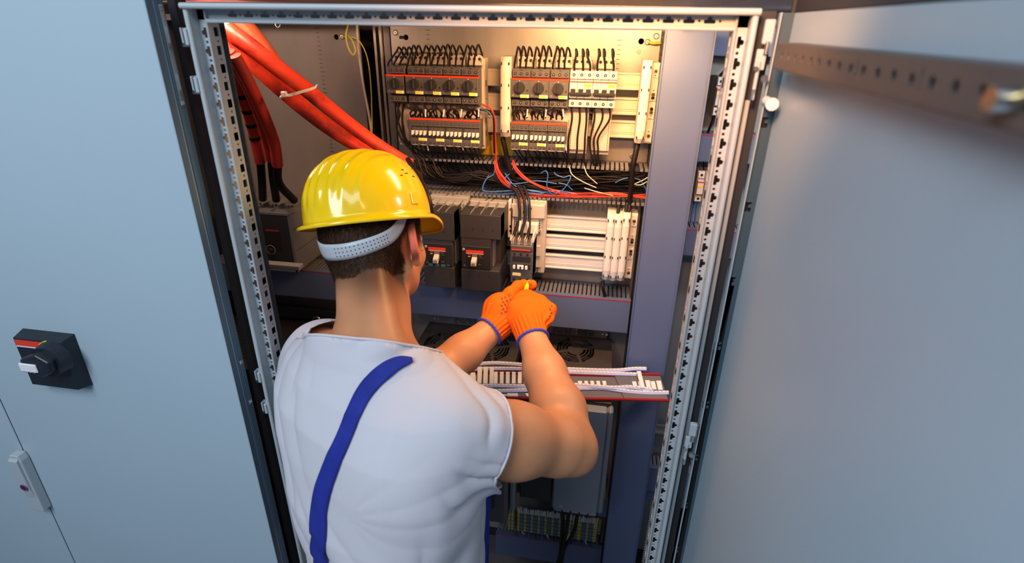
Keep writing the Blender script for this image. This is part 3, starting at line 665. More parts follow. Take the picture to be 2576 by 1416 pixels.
# light grey connection block above them
def conn_block(label, xa, xb, pyt, group=None):
    y = 1.345; zt = atY(1200, pyt, 1.36).z; t = thing('terminal_adapter', label, 'adapter', ((xa+xb)/2, 1.40, 1.5), group=group)
    TA = mat('grey_terminal_adapter', (.34, .34, .34), .5, noise=.1, nscale=20)
    b = MB(); b.box(xa, xb, y+.005, 1.403, zt-.075, zt, TA, .002); b.box(xa, xb, y-.020, y+.006, zt-.030, zt-.008, TA, .002)
    for k in range(3):
        x = xa+(xb-xa)*(.17+.33*k); b.ring((x, y-.0195, zt-.020), (0, -1, 0), .0065, .009, .004, TA, 16); b.cyl((x, y-.0198, zt-.020), (x, y-.0215, zt-.020), .0063, HOLE, 14)
    b.build('adapter_body', t)
    b = MB()
    for k in (.40, .55): x = xa+(xb-xa)*k; b.prism([(x, y+.012, zt+.0002), (x+.0025, y+.012, zt+.0002), (x+.0105, y+.05, zt+.0002), (x+.008, y+.05, zt+.0002)], (0, 0, .0004), HOLE)
    for k in range(5): b.cyl((xb-.006, y-.0202, zt-.028+k*.0045), (xb-.006, y-.0208, zt-.028+k*.0045), .0012, HOLE, 8)
    b.build('slots', t)['kind'] = 'stuff'; return t
conn_block('grey terminal adapter above the breaker beside the worker\'s cheek', X2-.108, X2-.004, 496, 'grey terminal adapters above the black breakers')
conn_block('grey terminal adapter above the black breaker left of the contactor', X2-.002, X2+.098, 503, 'grey terminal adapters above the black breakers')
# ---------------------------------------------------------------- contactor being wired, on its large adapter
t = thing('busbar_adapter', 'large beige perforated adapter plate carrying the contactor being wired', 'busbar adapter', (-.17, 1.40, 1.43))
xa = atY(1280, 520, 1.34).x; xb = atY(1372, 520, 1.34).x; zt = atY(1320, 505, 1.36).z; zb = atY(1360, 690, 1.36).z
b = MB(); b.box(xa, xb, 1.368, 1.402, zb, zt, BEIGE, .002); b.box(xa+.004, xb-.002, 1.345, 1.37, zt-.042, zt-.004, BEIGE, .003); b.box(xa+.014, xb-.010, 1.352, 1.37, zt-.085, zt-.045, BEIGE, .001)
b.box(xa-.004, xa+.012, 1.35, 1.37, zt-.10, zt+.002, OFFW, .002); b.box(xa+.045, xb-.008, 1.356, 1.37, zb+.02, zt-.075, BEIGE, .002); b.box(xb-.030, xb-.010, 1.350, 1.358, zb+.055, zb+.085, BEIGE, .0012); b.build('adapter_body', t)
b = MB()
for k in range(8): z = zt-.035-k*.0065; b.cyl((xa+.018, 1.3515, z), (xa+.018, 1.3505, z), .0019, HOLE, 8); b.cyl((xb-.014, 1.3515, z), (xb-.014, 1.3505, z), .0019, HOLE, 8)
for k in range(5): z = zb+.003+k*.006; b.cyl((xb-.018, 1.3675, z), (xb-.018, 1.3665, z), .0019, HOLE, 8)
for x in (xa+.035, xa+.052): b.prism([(x, 1.3445, zt-.03), (x+.002, 1.3445, zt-.03), (x+.007, 1.3445, zt-.012), (x+.005, 1.3445, zt-.012)], (0, -.0004, 0), HOLE)
b.cyl((xa+.004, 1.3498, zt-.068), (xa+.004, 1.349, zt-.068), .004, HOLE, 10); b.cyl((xa+.004, 1.3498, zt-.080), (xa+.004, 1.349, zt-.080), .004, HOLE, 10); b.build('holes', t)['kind'] = 'stuff'
for (x, z, m_) in ((xa+.004, zt-.022, BRASS), (xa+.022, zt-.086, STEEL), (xb-.012, zt-.074, BEIGE)):
    b = MB(); screw(b, (x, 1.3505, z), (0, -1, 0), .0040, m_, .0015); b.build('screw', t)
Yc = 1.268; p0 = atY(1284.5, 612, Yc); p1 = atY(1335, 712, Yc); x0, x1, zt2, zb2 = p0.x, p1.x+.002, p0.z, atY(1310, 712, Yc).z
t = thing('contactor', 'larger grey contactor with red strip that the gloved hands work on', 'contactor', ((x0+x1)/2, 1.35, zb2))
b = MB(); b.box(x0, x1, Yc+.004, 1.352, zb2, zt2, DEVG, .0012); b.box(x0+.001, x1-.001, Yc, Yc+.005, zb2, zt2-.024, DEVG, .0008); b.box(x0, x1, Yc-.002, Yc+.006, zt2-.016, zt2-.004, DEVG, .0015)
b.box(x0+.005, x1-.004, Yc-.0008, Yc, zt2-.048, zt2-.033, DEVB); b.box(x0+.004, x1-.004, Yc-.0006, Yc, zt2-.068, zt2-.054, DEVB)
for k in range(3):
    x = x0+.010+k*.0165; b.cyl((x, Yc+.0002, zt2-.028), (x, Yc-.0008, zt2-.028), .0032, HOLE, 12); b.cyl((x, Yc+.0002, zb2+.010), (x, Yc-.0008, zb2+.010), .0032, HOLE, 12)
b.build('body', t)
b = MB()
for k in range(4): x = x0+.0005+k*.0165; b.box(x, x+.002, Yc+.003, 1.335, zt2-.004, zt2+.012, BEIGE, .0005); b.box(x+.004, x+.0055, Yc+.003, 1.335, zt2-.004, zt2+.008, BEIGE, .0005) if k < 3 else None
b.build('terminal_fins', t)
b = MB(); b.box(x1-.0035, x1, 1.285, 1.352, zb2+.002, zt2+.02, OFFW, .001); b.box(x0+.008, x1+.004, 1.33, 1.352, zt2+.006, zt2+.032, OFFW, .0015); b.build('rear_case', t)
MB().box(x0+.003, x1-.005, Yc-.0026, Yc-.0018, zt2-.0165, zt2-.0135, RED).build('red_strip', t)
for k, (a, c) in enumerate(((.007, .013), (.018, .024), (.028, .034), (.038, .044))):
    MB().box(x0+a, x0+c, Yc-.005, Yc+.001, zt2-.066, zt2-.057, WHITE, .0005).build('white_tab', t)
MB().box(x0+.018, x0+.034, Yc-.004, Yc, zt2-.059, zt2-.056, WHITE).build('white_link', t)
MB().box(x0+.006, x0+.027, Yc-.001, Yc, zb2+.020, zb2+.028, WHITE).build('label_holder', t)
MB().box(x0+.009, x0+.025, Yc-.0015, Yc-.0009, zb2+.0215, zb2+.0265, YELL).build('yellow_label', t)
# ---------------------------------------------------------------- big four pole breaker in the left cabinet
Yb = 1.28; a = atY(736, 600, Yb); x1 = a.x; x0 = x1-.20; zt = atY(722, 540, Yb).z; zb = atY(735, 684, Yb).z
t = thing('moulded_case_breaker', 'large grey and black four pole breaker behind the left post', 'circuit breaker', ((x0+x1)/2, 1.455, zb))
BG = mat('breaker_case_grey', (.13, .13, .135), .5, noise=.08, nscale=40)
b = MB(); b.box(x0, x1, Yb+.004, 1.455, zb, zt, BG, .002); b.box(x0, x1, Yb, Yb+.005, zb, zb+.006, BG); b.box(x1-.006, x1+.001, Yb, Yb+.005, zb, zt, BG); b.box(x0, x1, Yb-.001, Yb+.03, zt-.004, zt+.004, BG, .001)
for fz in (.36, .72): z = zb+(zt-zb)*fz; b.box(x1-.0005, x1+.0005, Yb+.01, 1.45, z, z+.001, HOLE)
b.build('case', t)
MB().box(x0+.002, x1-.006, Yb-.0005, Yb+.004, zb+.007, zt-.005, DEVB).build('front_cover', t)
b = MB(); zr = atY(690, 580, Yb).z; b.box(x1-.075, x1-.036, Yb-.001, Yb, zr-.002, zr+.002, REDLINE); b.box(x1-.08, x1-.034, Yb-.0008, Yb, zr-.06, zr-.004, HOLE); b.build('front_window', t)
b = MB(); p = atY(682, 628, Yb); b.ring((p.x, Yb-.001, p.z), (0, -1, 0), .012, .014, .001, DEVM, 20); b.cyl((p.x, Yb-.001, p.z), (p.x, Yb-.008, p.z), .006, DEVB, 12); b.build('rotary_dial', t)
b = MB()
for k in range(4): x = x1-.004-k*.047; b.box(x-.0015, x+.0015, Yb+.004, 1.42, zt, zt+.010, BG)
b.build('phase_barriers', t)
for k in range(3): b = MB(); x = x1-.027-k*.047; b.cyl((x, Yb+.06, zt), (x, Yb+.06, zt+.008), .007, STEEL, 6); b.build('terminal_bolt', t)
# ================================================================ drives below
def grille_holes(cx, cy, r, ry):
    H = []; ks = ry/r
    for (ra, rb) in ((.42, .55), (.60, .72), (.77, .86), (.90, 1.0)):
        ns = 4
        for k in range(ns):
            a0 = k*math.pi/2+.35+.09/rb; a1 = (k+1)*math.pi/2+.35-.09/rb; n = 7; P = []
            for i in range(n): t_ = a0+(a1-a0)*i/(n-1); q = rb/max(abs(math.cos((t_+math.pi/8) % (math.pi/4)-math.pi/8)), .9) if rb > .8 else rb; P.append((cx+r*q*math.cos(t_), cy+ry*q*math.sin(t_)))
            for i in range(n): t_ = a1+(a0-a1)*i/(n-1); q = ra; P.append((cx+r*q*math.cos(t_), cy+ry*q*math.sin(t_)))
            H.append(P)
    return H
DRV = mat('dark_drive_plastic', (.050, .047, .048), .5, noise=.15, nscale=30); DRG = mat('grey_drive_metal', (.21, .24, .28), .45, .1, noise=.05, nscale=5)
def drive(label, x0, x1, fans, ztop=1.163, y0=1.125):
    t = thing('frequency_drive', label, 'drive', ((x0+x1)/2, 1.457, .76)); H = []
    for f in fans: H += grille_holes(f[0], f[1], .053, .066)
    b = plate(rect(x0, x1, y0, 1.44), H, .003, DRV, (0, 0, ztop), (1, 0, 0), (0, 1, 0)); top = b.build('top_cover', t)
    MB().box(x0+.002, x1-.002, y0+.005, 1.438, 1.13, 1.135, HOLE).build('fan_tray', t)
    for f in fans:
        b = MB(); b.cyl((f[0], f[1], 1.135), (f[0], f[1], 1.157), .019, DEVB, 16)
        for k in range(7): a_ = k*2*math.pi/7; b.prism([(f[0]+.018*math.cos(a_), f[1]+.018*math.sin(a_), 1.15), (f[0]+.046*math.cos(a_), f[1]+.046*math.sin(a_), 1.152), (f[0]+.046*math.cos(a_+.5), f[1]+.046*math.sin(a_+.5), 1.142), (f[0]+.018*math.cos(a_+.5), f[1]+.018*math.sin(a_+.5), 1.142)], (0, 0, -.0015), DEVB)
        b.build('fan', t)
    b = MB(); b.box(x0, x1, y0, 1.455, .832, 1.130, DRV, .003); b.box(x0, x0+.003, y0+.003, 1.44, 1.12, ztop, DRV); b.box(x1-.003, x1, y0+.003, 1.44, 1.12, ztop, DRV); b.box(x0, x1, y0, y0+.003, 1.12, ztop, DRV); b.build('housing', t)
    b = MB(); b.box(x0+.015, x1-.015, 1.438, 1.442, ztop-.004, 1.215, GALVD); mf = b.build('mounting_flange', t)
    for fx in (.06, .10, .88, .93): b = MB(); x = x0+(x1-x0)*fx; b.cyl((x, 1.438, 1.180), (x, 1.434, 1.180), .0042 if fx in (.06, .93) else .0028, STEEL, 8); b.build('bolt', mf)
    for (fa, fb) in ((.25, .52), (.53, .80)):
        b = MB(); xa, xb = x0+(x1-x0)*fa, x0+(x1-x0)*fb; b.box(xa, xb, 1.4372, 1.4382, ztop+.003, 1.203, mat('label_grey', (.20, .205, .21), .5)); text_lines(b, xa+.004, xb-.004, ztop+.006, 1.200, 1.4371, DEVB, 6, int(fa*100))
        if fa > .5:
            for k in range(2): b.prism([(xa+.004, 1.4369, 1.171+k*.012), (xa+.012, 1.4369, 1.171+k*.012), (xa+.008, 1.4369, 1.178+k*.012)], (0, -.0003, 0), YELL)
        b.build('rating_label', mf)
    return t
d1 = drive('dark variable speed drive with twin fan grilles, left, behind the left forearm', -.488, -.192, [(-.413, 1.318), (-.272, 1.322)])
d2 = drive('variable speed drive with grey front cover, right, below the marker strips', -.172, .068, [(-.034, 1.362)])
b = MB(); b.box(-.060, .060, 1.100, 1.126, .817, 1.158, DRG, .004); b.box(.0605, .074, 1.104, 1.135, .818, 1.158, DRG, .005)
fc = b.build('front_cover', d2)
b = MB(); p = atY(1410, 1272, 1.10); screw(b, (p.x, 1.100, p.z), (0, -1, 0), .0035, STEEL, .0015); b.build('screw', fc)
b = MB()
for k in range(5): b.box(-.054+k*.023, -.054+k*.023+.020, 1.102, 1.122, .811, .818, DRG, .001)
b.build('lower_vent', fc)
b = MB(); b.box(-.150, -.064, 1.112, 1.1245, .832, 1.158, mat('drive_black_panel', (.014, .012, .012), .5), .002); b.box(-.175, -.160, 1.09, 1.13, .80, 1.155, DRG, .004); b.build('side_panel', d2)
b = MB(); b.box(-.30, -.178, 1.075, 1.126, .76, 1.155, mat('drive_dark_grey', (.09, .09, .095), .5), .008); b.box(-.262, -.212, 1.066, 1.078, .82, 1.02, DEVB, .008); b.cyl((-.236, 1.078, 1.055), (-.236, 1.071, 1.055), .016, DEVB, 18); b.build('front_cover', d1)  # left drive cover in a darker grey than the right one
b = MB()
p = atY(1272, 893, 1.30); b.box(-.20, -.06, 1.30, 1.301, .78, .79, DEVB) if False else None
# black louvred drive in the left cabinet
t = thing('frequency_drive', 'black louvred drive top with silver lifting eye, left of the shoulder', 'drive', (-.9, 1.457, .76))
b = MB(); b.box(-1.12, -.70, 1.12, 1.455, .765, 1.150, DEVB, .003); b.build('housing', t)
b = MB(); 
for k in range(30): x = -1.10+k*.0132; b.box(x, x+.006, 1.16, 1.38, 1.150, 1.156, DEVB)
o = b.build('louvres', t); o['kind'] = 'stuff'
b = MB(); b.box(-1.10, -.72, 1.40, 1.42, 1.150, 1.19, DARK, .004)
for x in (-.86, -.80, -.745): b.box(x, x+.004, 1.395, 1.40, 1.165, 1.173, STEEL)
b.build('rear_duct', t)
p = atZ(797, 806, 1.168); b = MB(); N = 22; R_ = .0125; pts = [(p.x+R_*math.cos(2*math.pi*i/N), p.y, p.z+R_*math.sin(2*math.pi*i/N)) for i in range(N+1)]; b.tube(pts, .003, STEEL, 8, 1); b.cyl((p.x, p.y, p.z-R_), (p.x, p.y, 1.148), .004, STEEL, 10); b.build('lifting_eye', t)
# ================================================================ terminal blocks
TC = [mat('terminal_yellow', (.62, .52, .05), .45), mat('terminal_grey', (.16, .17, .17), .5), mat('terminal_blue', (.05, .16, .42), .45), mat('terminal_green', (.10, .30, .10), .5)]
zt = atY(1380, 1304, 1.35).z; zb = atY(1380, 1346, 1.35).z; xs = atY(1302, 1300, 1.35).x; xe = atY(1506, 1320, 1.35).x; n = int((xe-xs)/.0058)
MESHES = {}
for i in range(n):
    kind = (0, 1, 1, 2)[i % 4] if i < 26 or i % 5 else 0
    if kind not in MESHES:
        b = MB(); h = zt-zb; b.box(0, .0054, 0, .03, 0, h, TC[kind] if kind != 1 else TC[1], .0005)
        for f in (.12, .30, .55, .73): b.box(.0012, .0042, -.0003, .0002, h*f, h*f+.004, HOLE)
        b.box(.0008, .0046, -.0008, 0, h*.84, h*.95, (TC[0], TC[1], TC[2], TC[3])[kind]); b.box(.0006, .0048, -.0006, 0, h*.43, h*.5, TC[3] if kind == 0 else TC[kind])
        MESHES[kind] = b.mesh('terminal_block')
    o = bpy.data.objects.new('terminal_block', MESHES[kind]); put(o); o.location = (xs+i*.0058, 1.35, zb)
    tag(o, ('yellow and green', 'grey', 'blue')[kind]+' terminal block in the coloured row under the drive', 'terminal block', 'terminal blocks in the bottom row, %s' % ('yellow', 'grey', 'blue')[kind])
    o2 = MB(); w = random.uniform(.0036, .005); ln = random.uniform(.028, .038); dx = random.uniform(-.004, .006)
    o2.prism([(xs+i*.0058, 1.352, zt+.003), (xs+i*.0058+w, 1.352, zt+.003), (xs+i*.0058+w+dx*.6, 1.345, zt+.003+ln), (xs+i*.0058+dx*.6, 1.345, zt+.003+ln)], (0, .0006, 0), OFFW)
    o2 = o2.build('wire_marker'); tag(o2, 'white wire marker tag standing above the coloured terminal row', 'marker', 'white marker tags above the terminal blocks')
b = MB(); b.box(xs-.03, xe+.01, 1.385, 1.392, zb+.01, zt-.01, GALV); b.box(xs-.03, xe+.01, 1.38, 1.384, zt-.012, zt-.004, GALV); b.box(xs-.03, xe+.01, 1.38, 1.384, zb+.004, zb+.012, GALV); o = b.build('din_rail', mp)
for i in range(4):
    o = bpy.data.objects.new('terminal_block', MESHES[(0, 1, 0, 1)[i]]); put(o); o.location = (xs-.032+i*.0058, 1.35, zb); tag(o, 'terminal block in the small dim group left of the coloured row', 'terminal block', 'small dim terminal group')
# ================================================================ relays in the right cabinet
def relay(label, pa, pb, w, n, y=1.40):
    a = atY(*pa, y); c = atY(*pb, y); t = thing('relay', label, 'relay', (a.x, 1.458, c.z)); x = min(a.x, c.x); h = a.z-c.z
    b = MB()
    for k in range(n): b.box(x+k*w, x+k*w+w-.0006, y+.004, 1.458, c.z, a.z, BEIGE, .001); b.box(x+k*w+.001, x+k*w+w-.002, y-.010, y+.006, c.z+h*.28, c.z+h*.72, OFFW, .001); b.box(x+k*w+.001, x+k*w+w-.002, y-.002, y+.006, c.z+h*.02, c.z+h*.22, OFFW, .001); b.box(x+k*w+.001, x+k*w+w-.002, y-.002, y+.006, c.z+h*.78, c.z+h*.98, OFFW, .001)
    b.build('case', t); b = MB()
    for k in range(n):
        for f in (.12, .88): b.cyl((x+k*w+w/2, y-.002, c.z+h*f), (x+k*w+w/2, y-.003, c.z+h*f), .0032, HOLE, 10)
    b.build('terminals', t); MB().box(x+.001, x+n*w-.002, y-.0108, y-.0098, c.z+h*.66, c.z+h*.70, RED).build('red_stripe', t)
    MB().box(x+.003, x+w-.003, y-.0108, y-.0098, c.z+h*.5, c.z+h*.56, YELL).build('yellow_label', t)
    return t
relay('white fuse holder at upper right behind the perforated post', (1806, 192), (1796, 292), .018, 3)
relay('slim white relay with red and yellow marks behind the right post', (1757, 430), (1752, 508), .018, 2)
# ================================================================ wires and cables
WN = [0]
def wire(pts, r, m_, label=None, group=None, name='wire', cat='wire', world=False, sub=6, n=7, radii=None):
    P = [Vector(p) if world else atY(*p) for p in pts]
    b = MB().tube(P, r, m_, n, sub, radii); o = b.build(name)
    return tag(o, label, cat, group)
R = random.Random(5)
peaks1 = [385, 430, 480, 525, 570, 640, 690, 745, 800, 845, 890, 955, 1030, 1075, 1130]
for i, q in enumerate(peaks1):
    px = 900+q/3.727; s = i//3; x0 = S1[s]+8+(i % 3)*14.5; py = 40+(295 if i < 3 else R.uniform(268, 282))/3.727
    wire([(x0, 172, 1.362), (x0-1, 158, 1.358), (px-6, 130, 1.352), (px, py, 1.352), (px+7, 128, 1.365), (px+11, 142, 1.38), (px+10, 150, 1.395)], .0023, BLKW, ORD[i]+' black wire loop from the left above the five left starters', 'black wire loops above the left starters')
peaks2 = [190, 235, 290, 355, 412, 462, 537, 575, 630]
for i, q in enumerate(peaks2):
    px = 1250+q*.2825; s = i//3; x0 = S2[s]+9+(i % 3)*14.5; py = 40+R.uniform(268, 288)*.2825
    wire([(x0, 174, 1.362), (x0, 160, 1.358), (px-3, 130, 1.352), (px, py, 1.352), (px+5, 128, 1.365), (px+7, 145, 1.38), (px+5, 152, 1.395)], .0023, BLKW, ORD[i]+' black wire loop from the left above the three right starters', 'black wire loops above the right starters')
for i, (q, e) in enumerate(((705, 690), (765, 768), (805, 830), (908, 895), (953, 963), (1030, 1040))):
    px = 1250+q*.2825; x0 = 1250+e*.2825
    wire([(x0, 178, 1.36), (x0, 162, 1.357), (px, 140, 1.352), (px, 40+298*.2825, 1.355), (px+3, 135, 1.37), (px+1, 152, 1.395)], .0025, BLKW, ORD[i]+' black wire loop from the left above the white circuit breakers', 'black wire loops above the white breakers')
# dark tangle between starters and contactors
for s in range(7):
    cx = (C1+C2)[s]; sx = (S1[1:]+S2)[s] if s < 4 else S2[s-4]
    for k in range(3):
        a = sx+8+k*14; c = cx+8+k*14; d = R.uniform(-7, 7)
        wire([(a, 252, 1.365), (a+d, 268, 1.355), (c-d+R.uniform(-8, 8), 282, 1.350), (c, 292, 1.356), (c, 300, 1.365)], .0022, BLKW, 'short black wire in the dark tangle above the %s contactor from the left' % ORD[s], 'short black wires between starters and contactors')
    for k in range(2): 
        a = cx+R.uniform(2, 20); wire([(a, 296, 1.36), (a-3, 284, 1.345), (a+8, 274, 1.342), (a+20, 280, 1.345), (a+24, 296, 1.36)], .002, BLKW, 'short black wire in the dark tangle above the %s contactor from the left' % ORD[s], 'short black wires between starters and contactors')
    q = cx+41 if s < 6 else cx+40
    a = atY(q+R.uniform(-2, 3), 275, 1.342); c = atY(q, 294, 1.342); MBb = MB().cyl(a, c, .0017, OFFW, 8); tag(MBb.build('wire_marker'), 'white wire marker sleeve above the %s contactor from the left' % ORD[s], 'marker', 'white marker sleeves above the contactors')
    if s in (0, 1, 2, 4, 6):
        a = atY(q+4, 363, 1.35); c = atY(q+7, 378, 1.352); tag(MB().cyl(a, c, .0017, OFFW, 8).build('wire_marker'), 'white wire marker sleeve hanging below the %s contactor from the left' % ORD[s], 'marker', 'white marker sleeves below the contactors')
    for k in range(4):
        a = cx+6+k*11; e = a+R.uniform(6, 26)
        wire([(a, 358, 1.365), (a+1, 370, 1.36), (a+6+R.uniform(0, 6), 386, 1.365), (e, 402, 1.385), (e+R.uniform(5, 22), 425, 1.41), (e+R.uniform(20, 60), 445+R.uniform(-8, 12), 1.42)], .002, BLKW, ORD[k]+' black wire dropping from the %s contactor into the open duct' % ORD[s], 'black wires from the contactors into the duct')
for i, (a, e, f) in enumerate(((665, 640, 640), (735, 718, 705), (795, 785, 775), (865, 835, 850), (935, 870, 880), (1000, 905, 905))):
    a, e, f = [1250+v*.2825 for v in (a, e, f)]
    wire([(a, 268, 1.365), (a+1, 300, 1.366), (e, 345, 1.366), (e-1, 375, 1.368), (f, 400, 1.372), (f+8, 425, 1.40), (f+25, 450, 1.42), (f+60, 462, 1.42)], .0024, BLKW if i not in (0, 2) else BLKW, ORD[i]+' long black wire from the left hanging below the white breakers', 'long black wires below the white breakers')
for i, (a, c, e) in enumerate(((992, 1006, 1062), (1006, 1000, 1050), (1018, 1012, 1085))):
    wire([(a, 255, 1.37), (c, 285, 1.366), (998+i*8, 320, 1.366), (1018+i*5, 360, 1.366), (e, 400, 1.366), (e+20, 440, 1.36), (e+90, 462, 1.40)], .0028, BLKW, ORD[i]+' black cable from the left curving down from the leftmost starter', 'black cables from the leftmost starter')
# bundles lying in the open duct
for i in range(46):
    x0 = R.uniform(1020, 1150) if i < 9 else R.uniform(1200, 1480); y0 = R.uniform(432, 470); pts = []; x = x0; dep = R.uniform(1.385, 1.44); y = y0
    while x < 1640: pts.append((min(x, 1628), y, dep)); x += R.uniform(60, 110); y = min(max(y+R.uniform(-9, 11), 432), 488); dep = min(max(dep+R.uniform(-.01, .01), 1.383), 1.442)
    if len(pts) > 2: wire(pts, R.choice((.0016, .002, .0024)), BLKW, 'black wire lying in the open wiring duct', 'black wires lying in the open duct', sub=4, n=5)
for i in range(9):
    y = 418+i*6
    wire([(1030+i*9, 395+i*3, 1.375), (1060+i*8, 430+i*2, 1.37), (1130+i*6, 448+R.uniform(-14, 10), 1.365), (1210, 440+R.uniform(-12, 14), 1.37), (1290+i*5, 470+R.uniform(-8, 8), 1.38), (1350+i*9, 486, 1.39)], .0021, BLKW, 'loose black wire sagging in the left half of the open duct', 'loose black wires sagging at left of the duct')
reds = [([(1246, 402, 1.372), (1250, 430, 1.365), (1272, 462, 1.365), (1310, 486, 1.37), (1380, 495, 1.375), (1500, 494, 1.375), (1625, 494, 1.38)], 5), ([(1290, 402, 1.372), (1298, 425, 1.365), (1330, 455, 1.365), (1385, 478, 1.37), (1450, 492, 1.375), (1540, 492, 1.38), (1628, 500, 1.38)], 4)]
for P, k in reds:
    for i in range(k):
        o = i*2.2-3; wire([(x+(o*(.5+j*.6) if j < 3 else R.uniform(-4, 4)), y+(R.uniform(-1, 1) if j < 3 else R.uniform(-9, 6)), Y+R.uniform(-.004, .004)) for j, (x, y, Y) in enumerate(P)], .0012, REDW, 'thin red wire sweeping along the lower edge of the open duct', 'thin red wires in the open duct', n=6)
BL = ['thin blue wire forming the tall open loop at duct centre', 'long thin blue wire curling round at left of the red wires', 'thin blue wire dropping from above beside the first red wires', 'short blue wire arc left of the thick black cable in duct', 'short blue wire arc right of the thick black cable in duct', 'short straight blue wire piece inside the open blue loop', 'thin blue wire lying lowest along the duct front edge', 'thin blue wire arching over the black bundle behind the red wires', 'thin blue wire crossing under both red bundles']
for P in ([(1360, 436, 1.37), (1372, 430, 1.362), (1378, 440, 1.36), (1376, 470, 1.362), (1390, 488, 1.37), (1415, 478, 1.365), (1432, 455, 1.362), (1434, 442, 1.365), (1418, 446, 1.365), (1400, 440, 1.365), (1394, 434, 1.37)],
          [(1245, 428, 1.375), (1240, 440, 1.37), (1222, 452, 1.365), (1214, 478, 1.365), (1235, 488, 1.37), (1300, 486, 1.372), (1370, 482, 1.372), (1430, 490, 1.375)],
          [(1292, 400, 1.378), (1288, 430, 1.37), (1270, 452, 1.365), (1300, 478, 1.368), (1350, 488, 1.37), (1400, 480, 1.372), (1480, 494, 1.378)],
          [(1548, 460, 1.372), (1562, 452, 1.368), (1580, 447, 1.37)], [(1594, 447, 1.37), (1612, 455, 1.37), (1626, 478, 1.375)],
          [(1405, 460, 1.37), (1425, 465, 1.37), (1440, 478, 1.375)], [(1230, 440, 1.37), (1215, 470, 1.365), (1230, 482, 1.365), (1330, 478, 1.37), (1400, 490, 1.375)],
          [(1260, 440, 1.37), (1290, 462, 1.365), (1350, 455, 1.365), (1400, 462, 1.37)], [(1270, 436, 1.37), (1300, 470, 1.366), (1370, 486, 1.372)]):
    wire(P, .0013, BLUW, BL[WN[0]], 'thin blue wires in the open duct', n=6); WN[0] += 1
WL_ = ['grey white wire curving in from above, left of two, open duct', 'grey white wire curving in from above, right of two, open duct', 'straight grey white wire lying across the duct above the red ones', 'upper grey white tie end at right end of the open duct', 'lower grey white tie end at right end of the open duct']
for P in ([(1432, 420, 1.368), (1440, 440, 1.365), (1468, 458, 1.37), (1500, 472, 1.375)], [(1470, 420, 1.368), (1478, 440, 1.365), (1502, 462, 1.37)], [(1470, 473, 1.372), (1500, 482, 1.372), (1542, 492, 1.374)], [(1594, 464, 1.37), (1620, 452, 1.37), (1632, 444, 1.372)], [(1594, 464, 1.372), (1612, 465, 1.37), (1630, 455, 1.375)]):
    wire(P, .0014, WHTW, WL_.pop(0), n=6)
wire([(1213, 262, 1.37), (1236, 275, 1.36), (1244, 300, 1.36), (1246, 340, 1.365), (1248, 400, 1.375), (1250, 425, 1.38)], .0022, REDW, 'red wire running down beside the long beige cover')
wire([(1208, 276, 1.37), (1232, 280, 1.358), (1242, 300, 1.358), (1243, 350, 1.36), (1244, 385, 1.37)], .0026, BLKW, 'black wire tied to the red one beside the long beige cover')
wire([(1206, 276, 1.37), (1226, 279, 1.356), (1240, 296, 1.356)], .0012, BLUW, 'short blue wire end right of the left contactors')
wire([(1264, 345, 1.36), (1270, 372, 1.36), (1277, 405, 1.365), (1284, 430, 1.37), (1296, 452, 1.385)], .0062, BLKW, 'thick black cable coming out below the long beige cover', name='cable', cat='cable', n=10)
wire([(1604, 360, 1.37), (1598, 390, 1.362), (1592, 420, 1.358), (1588, 470, 1.365), (1583, 512, 1.375), (1576, 545, 1.36)], .0066, BLKW, 'thick black cable from the upper lit cover down to the lower covers', name='cable', cat='cable', n=10)
for k, x in enumerate((1553, 1572, 1580)): wire([(x+8, 505, 1.385), (x+4, 520, 1.37), (x, 545, 1.355)], .0042, BLKW, ORD[k]+' short black cable from the left entering the white lower covers', 'black cables entering the lower white covers', 'cable', 'cable', n=8)
wire([(1517, 706, 1.36), (1517, 725, 1.35), (1521, 742, 1.36), (1524, 757, 1.38)], .0045, BLKW, 'black cable leaving below the white covers into the slotted duct', name='cable', cat='cable', n=8)
for k, (a, c) in enumerate(((1304, 1291), (1318, 1308), (1329, 1326))):
    wire([(a-18+k*3, 468, 1.365), (a-4, 487, 1.35), (a+2, 510, 1.335), (a+3, 550, 1.32), (c+5, 580, 1.305), (c, 603, 1.295)], .0040, BLKW, ORD[k]+' black cable from the left dropping onto the contactor being wired', 'black cables above the wired contactor', 'cable', 'cable', n=9)
wire([(1289, 500, 1.35), (1287, 560, 1.34), (1285, 600, 1.33)], .0016, BLKW, 'thin black wire left of the three contactor cables')
wire([(1330, 500, 1.33), (1327, 530, 1.33), (1330, 560, 1.32), (1327, 585, 1.31)], .0013, BLUW, 'thin blue wire running down beside the contactor cables')
wire([(1311, 497, 1.34), (1308, 520, 1.335), (1309, 560, 1.33)], .0014, REDW, 'short red wire behind the contactor cables')
for (a, c) in (((1309, 555), (1306, 580)), ((1328, 558), (1329, 582)), ((1286, 590), (1284, 605))): tag(MB().cyl(atY(*a, 1.312), atY(*c, 1.305), .0022, OFFW, 8).build('wire_marker'), 'white wire marker sleeve beside the contactor being wired', 'marker', 'white marker sleeves above the wired contactor')
wire([(897, 62, 1.43), (901, 120, 1.43), (912, 200, 1.43), (930, 300, 1.43), (938, 370, 1.43)], .0032, WHTW, 'pale grey cable running down beside the rear post', name='cable', cat='cable')
wire([(852, 95, 1.425), (880, 92, 1.42), (905, 105, 1.42), (925, 150, 1.42), (934, 230, 1.42), (936, 330, 1.42)], .0014, YELW, 'thin yellow green earth wire beside the rear post')
wire([(875, 62, 1.42), (870, 90, 1.415), (876, 120, 1.412), (888, 138, 1.41), (894, 125, 1.41), (885, 100, 1.412), (876, 90, 1.42)], .0021, YELW, 'yellow green earth wire loop hanging at the left plate corner')
